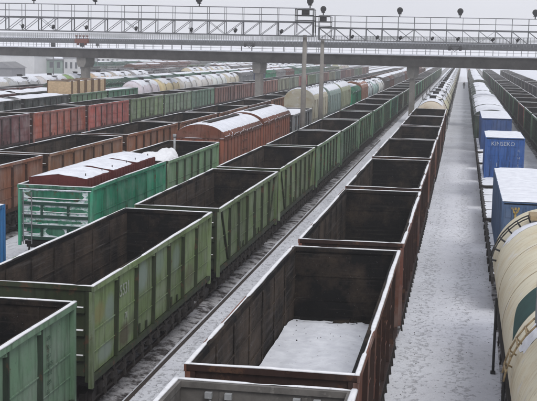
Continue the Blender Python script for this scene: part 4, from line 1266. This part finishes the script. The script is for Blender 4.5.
# valve stations and brackets on the pipe casing
def station(x, w_, red):
    b = MB(); z = zs(x)
    b.box(x-w_/2, x+w_/2, -1.5, -1.06, z+2.3, z+2.95)
    for k in range(4):
        xx = x-w_/2+.2+k*(w_-.4)/3; b.tube((xx, -1.28, z+2.95), (xx, -1.28, z+3.35), .05, 6); b.tube((xx, -1.28, z+3.32), (xx, -1.28, z+3.5), .2, 10)
    for s in (-.3, .3): b.tube((x+s*w_, -1.28, z+1.95), (x+s*w_, -1.28, z+2.3), .22, 10)
    b.build('valve_station', 'redbrown' if red else 'dark', brd)
def axis_at(px):
    # bridge axis distance seen at a given photo column
    a = math.atan2(px-268.5, 1143.7); best = min(range(0, int(LB*4)+1), key=lambda k: abs(math.atan2((P0+dv*k/4).dot(Vector((math.cos(YAW), math.sin(YAW), 0))), (P0+dv*k/4).dot(Vector((-math.sin(YAW), math.cos(YAW), 0))))-a))
    return best/4
station(axis_at(86), 2.8, True)
for pxx in (251, 455):
    x = axis_at(pxx); b = MB(); z = zs(x)
    b.bar((x-.9, -1.3, z+2.7), (x+.9, -1.3, z+2.7), .06)
    for s in (-.75, .75): b.tube((x+s, -1.3, z+2.15), (x+s, -1.3, z+2.62), .17, 10)
    b.bar((x-.7, -1.3, z+2.6), (x, -1.3, z+2.05), .06); b.bar((x+.7, -1.3, z+2.6), (x, -1.3, z+2.05), .06)
    b.build('pipe_bracket', 'dark', brd)
tag(brd, 'long grey footbridge crossing over all the tracks on concrete piers', 'footbridge')

# ------------------------------------------------------------------ far buildings, posts, snowfield
def building(name, x0, x1, y0, y1, h, wall, lab, nw=0, gable=False, roofm='roofgrey', sn=True):
    root = empty(name, (x0, y0, -.2)); W_, D = x1-x0, y1-y0
    b = MB(); b.box(0, W_, 0, D, 0, h); b.build('wall', wall, root)
    b = MB()
    if gable: b.prism([(-.4, h+.01), (W_+.4, h+.01), (W_/2, h+W_*.28)], 'y', -.4, D+.4)
    else: b.box(-.3, W_+.3, -.3, D+.3, h+.002, h+.5)
    rf = b.build('roof', roofm, root)
    if sn and not gable:
        b = MB(); b.box(-.2, W_+.2, -.2, D+.2, h+.502, h+.7); b.build('roof_snow', 'snow', rf)
    for i in range(nw):
        ww = W_/nw
        for z in ([1.8] if h < 8 else [1.8, 5.2]):
            b = MB(); b.box(i*ww+ww*.28, i*ww+ww*.72, -.06, .04, z, z+1.9); w_ = b.build('window', 'window', root)
            b = MB(); b.box(i*ww+ww*.26, i*ww+ww*.74, -.1, -.002, z-.12, z-.01); b.build('window_sill', 'palegrey', w_)
    tag(root, lab, 'building'); return root
building('shed', -128.5, -122.5, 300, 310, 2.4, 'roofgrey', 'small grey gabled shed at the left edge behind the tank wagons', 0, True)
building('depot_building', -150, -129.5, 335, 352, 5.6, 'wall', 'pale blank-walled depot building at the left edge under the footbridge', 0)
building('depot_building', -134, -124.3, 345.5, 358, 4.2, 'greenwall', 'faded green depot building behind the tank wagons on the left', 4)
building('office_building', -124, -117.5, 346, 360, 5.0, 'wall', 'pale office building with dark windows just left of the bridge pier', 4)
building('long_workshop', -148, -125, 440, 456, 4.6, 'wall', 'long pale workshop with a row of dark windows right of the left pier', 12)
for k, (x, yv, h_, lab) in enumerate(((-75.5, 205, 8.6, 'lamp post with round dark head at the far left'), (-66.8, 196, 9, 'thin lamp post beside the left bridge pier, left one'), (-98, 300, 9, 'distant lamp post in front of the green depot'), (24.5, 190, 6.3, 'thin dark pole at the edge of the right-hand snowfield'))):
    root = empty('lamp_post', (x, yv, 0))
    b = MB(); b.tube((0, 0, -.2), (0, 0, h_), .14, 8, 0, .09); b.build('post', 'grey', root)
    b = MB(); b.tube((0, -.1, h_-.3), (0, -.1, h_+.9), .45 if k < 3 else .12, 10); b.build('lamp_head', 'dark', root)
    tag(root, lab, 'lamp post', 'lamp posts')
# snowy bank on the right
b = MB(); rg = []
for i in range(70):
    y = 120+i*9; rg.append([(18.2+.8*ns(y*.05, 1), y, -.15), (21, y, .35+.3*ns(y*.1, 2)), (30, y, .9+.3*ns(y*.07, 3)), (60, y, 1.1), (160, y, 1.2), (600, y, 1.0)])
b.rings(rg, 0, closed=False, caps=False); struct(b.build('snow_bank', 'snow'))
# scattered leafless shrubs on the bank
def shrub(x, y, z, k):
    b = MB(); q = random.Random(k)
    for i in range(26):
        a = q.uniform(0, 6.28); l = q.uniform(.5, 1.3); p = Vector((x, y, z)); t = p+Vector((math.cos(a)*l*.6, math.sin(a)*l*.6, l)); b.bar(p, t, .03)
        for _ in range(3): p2 = p.lerp(t, q.uniform(.4, .9)); b.bar(p2, p2+Vector((q.uniform(-.4, .4), q.uniform(-.4, .4), q.uniform(.1, .5))), .02)
    return b.build('bare_shrub', 'bogie')
for k, (x, y) in enumerate(((31, 262), (36, 300), (34, 225), (42, 330))):
    tag(shrub(x, y, .8, k), f'{ORD[k]} nearest low bare shrub on the right-hand snowfield' if k else 'low bare shrub on the snowfield beside the thin dark pole', 'shrub', 'bare shrubs on the snowfield')

# ------------------------------------------------------------------ person walking on the path
def person(x, y):
    vs = [((0, 0, .95), .15), ((0, .01, 1.18), .16), ((0, .0, 1.42), .17), ((0, -.01, 1.55), .07), ((0, -.02, 1.62), .085), ((0, -.02, 1.72), .10), ((0, -.02, 1.80), .07),
          ((-.20, 0, 1.44), .08), ((-.27, .04, 1.17), .06), ((-.28, -.08, .93), .045), ((-.28, -.12, .84), .04), ((.20, 0, 1.44), .08), ((.27, -.04, 1.17), .06), ((.28, .06, .93), .045), ((.28, .08, .84), .04),
          ((-.10, 0, .88), .11), ((-.11, -.14, .48), .08), ((-.11, -.06, .08), .055), ((-.11, -.22, .03), .045), ((.10, 0, .88), .11), ((.11, .12, .50), .08), ((.11, .26, .12), .055), ((.11, .12, .04), .045)]
    es = [(0, 1), (1, 2), (2, 3), (3, 4), (4, 5), (5, 6), (2, 7), (7, 8), (8, 9), (9, 10), (2, 11), (11, 12), (12, 13), (13, 14), (0, 15), (15, 16), (16, 17), (17, 18), (0, 19), (19, 20), (20, 21), (21, 22)]
    me = bpy.data.meshes.new('person'); me.from_pydata([v for v, _ in vs], es, []); o = bpy.data.objects.new('person', me); COL.objects.link(o)
    me.materials.append(M['coat'])
    md = o.modifiers.new('skin', 'SKIN'); me.skin_vertices.new() if not me.skin_vertices else None
    for i, (_, rd) in enumerate(vs): me.skin_vertices[0].data[i].radius = (rd, rd)
    me.skin_vertices[0].data[0].use_root = True
    s2 = o.modifiers.new('sub', 'SUBSURF'); s2.levels = 1; s2.render_levels = 1
    dg = bpy.context.evaluated_depsgraph_get(); m2 = bpy.data.meshes.new_from_object(o.evaluated_get(dg))
    o.modifiers.clear(); o.data = m2
    for p in m2.polygons:
        p.use_smooth = True
    m2.materials.clear(); m2.materials.append(M['coat']); m2.materials.append(M['skin'])
    for p in m2.polygons:
        p.material_index = 1 if (1.58 < p.center.z < 1.74 and p.center.y < .0) else 0
    o.location = (x, y, -.16)
    b = MB(); b.tube((0, -.02, 1.70), (0, -.02, 1.86), .115, 12, 0, .08); b.build('hat', 'dark', o)
    tag(o, 'person in dark clothes walking on the snowy path between the trains', 'person')
person(.2, 305)

# ------------------------------------------------------------------ haze
b = MB(); b.box(-4100, 4100, -310, 7100, -1.2, 24)
hz = b.build('haze', 'snow'); hz['kind'] = 'stuff'; hz['label'] = 'cold winter haze over the yard'
mt = bpy.data.materials.new('haze_air'); mt.use_nodes = True; mt.node_tree.nodes.clear()
mo = mt.node_tree.nodes.new('ShaderNodeOutputMaterial'); pv = mt.node_tree.nodes.new('ShaderNodeVolumePrincipled')
pv.inputs['Color'].default_value = (.985, .985, 1.0, 1); pv.inputs['Density'].default_value = .0006; pv.inputs['Anisotropy'].default_value = 0.0
mt.node_tree.links.new(pv.outputs[0], mo.inputs['Volume'])
hz.data.materials.clear(); hz.data.materials.append(mt)

# give every row its readable suffix-free base name and drop unused prototypes
for k, (o, used) in PROTO.items():
    if not used:
        for c in list(o.children_recursive): bpy.data.objects.remove(c)
        bpy.data.objects.remove(o)
print('objects', len(COL.objects), CNT)
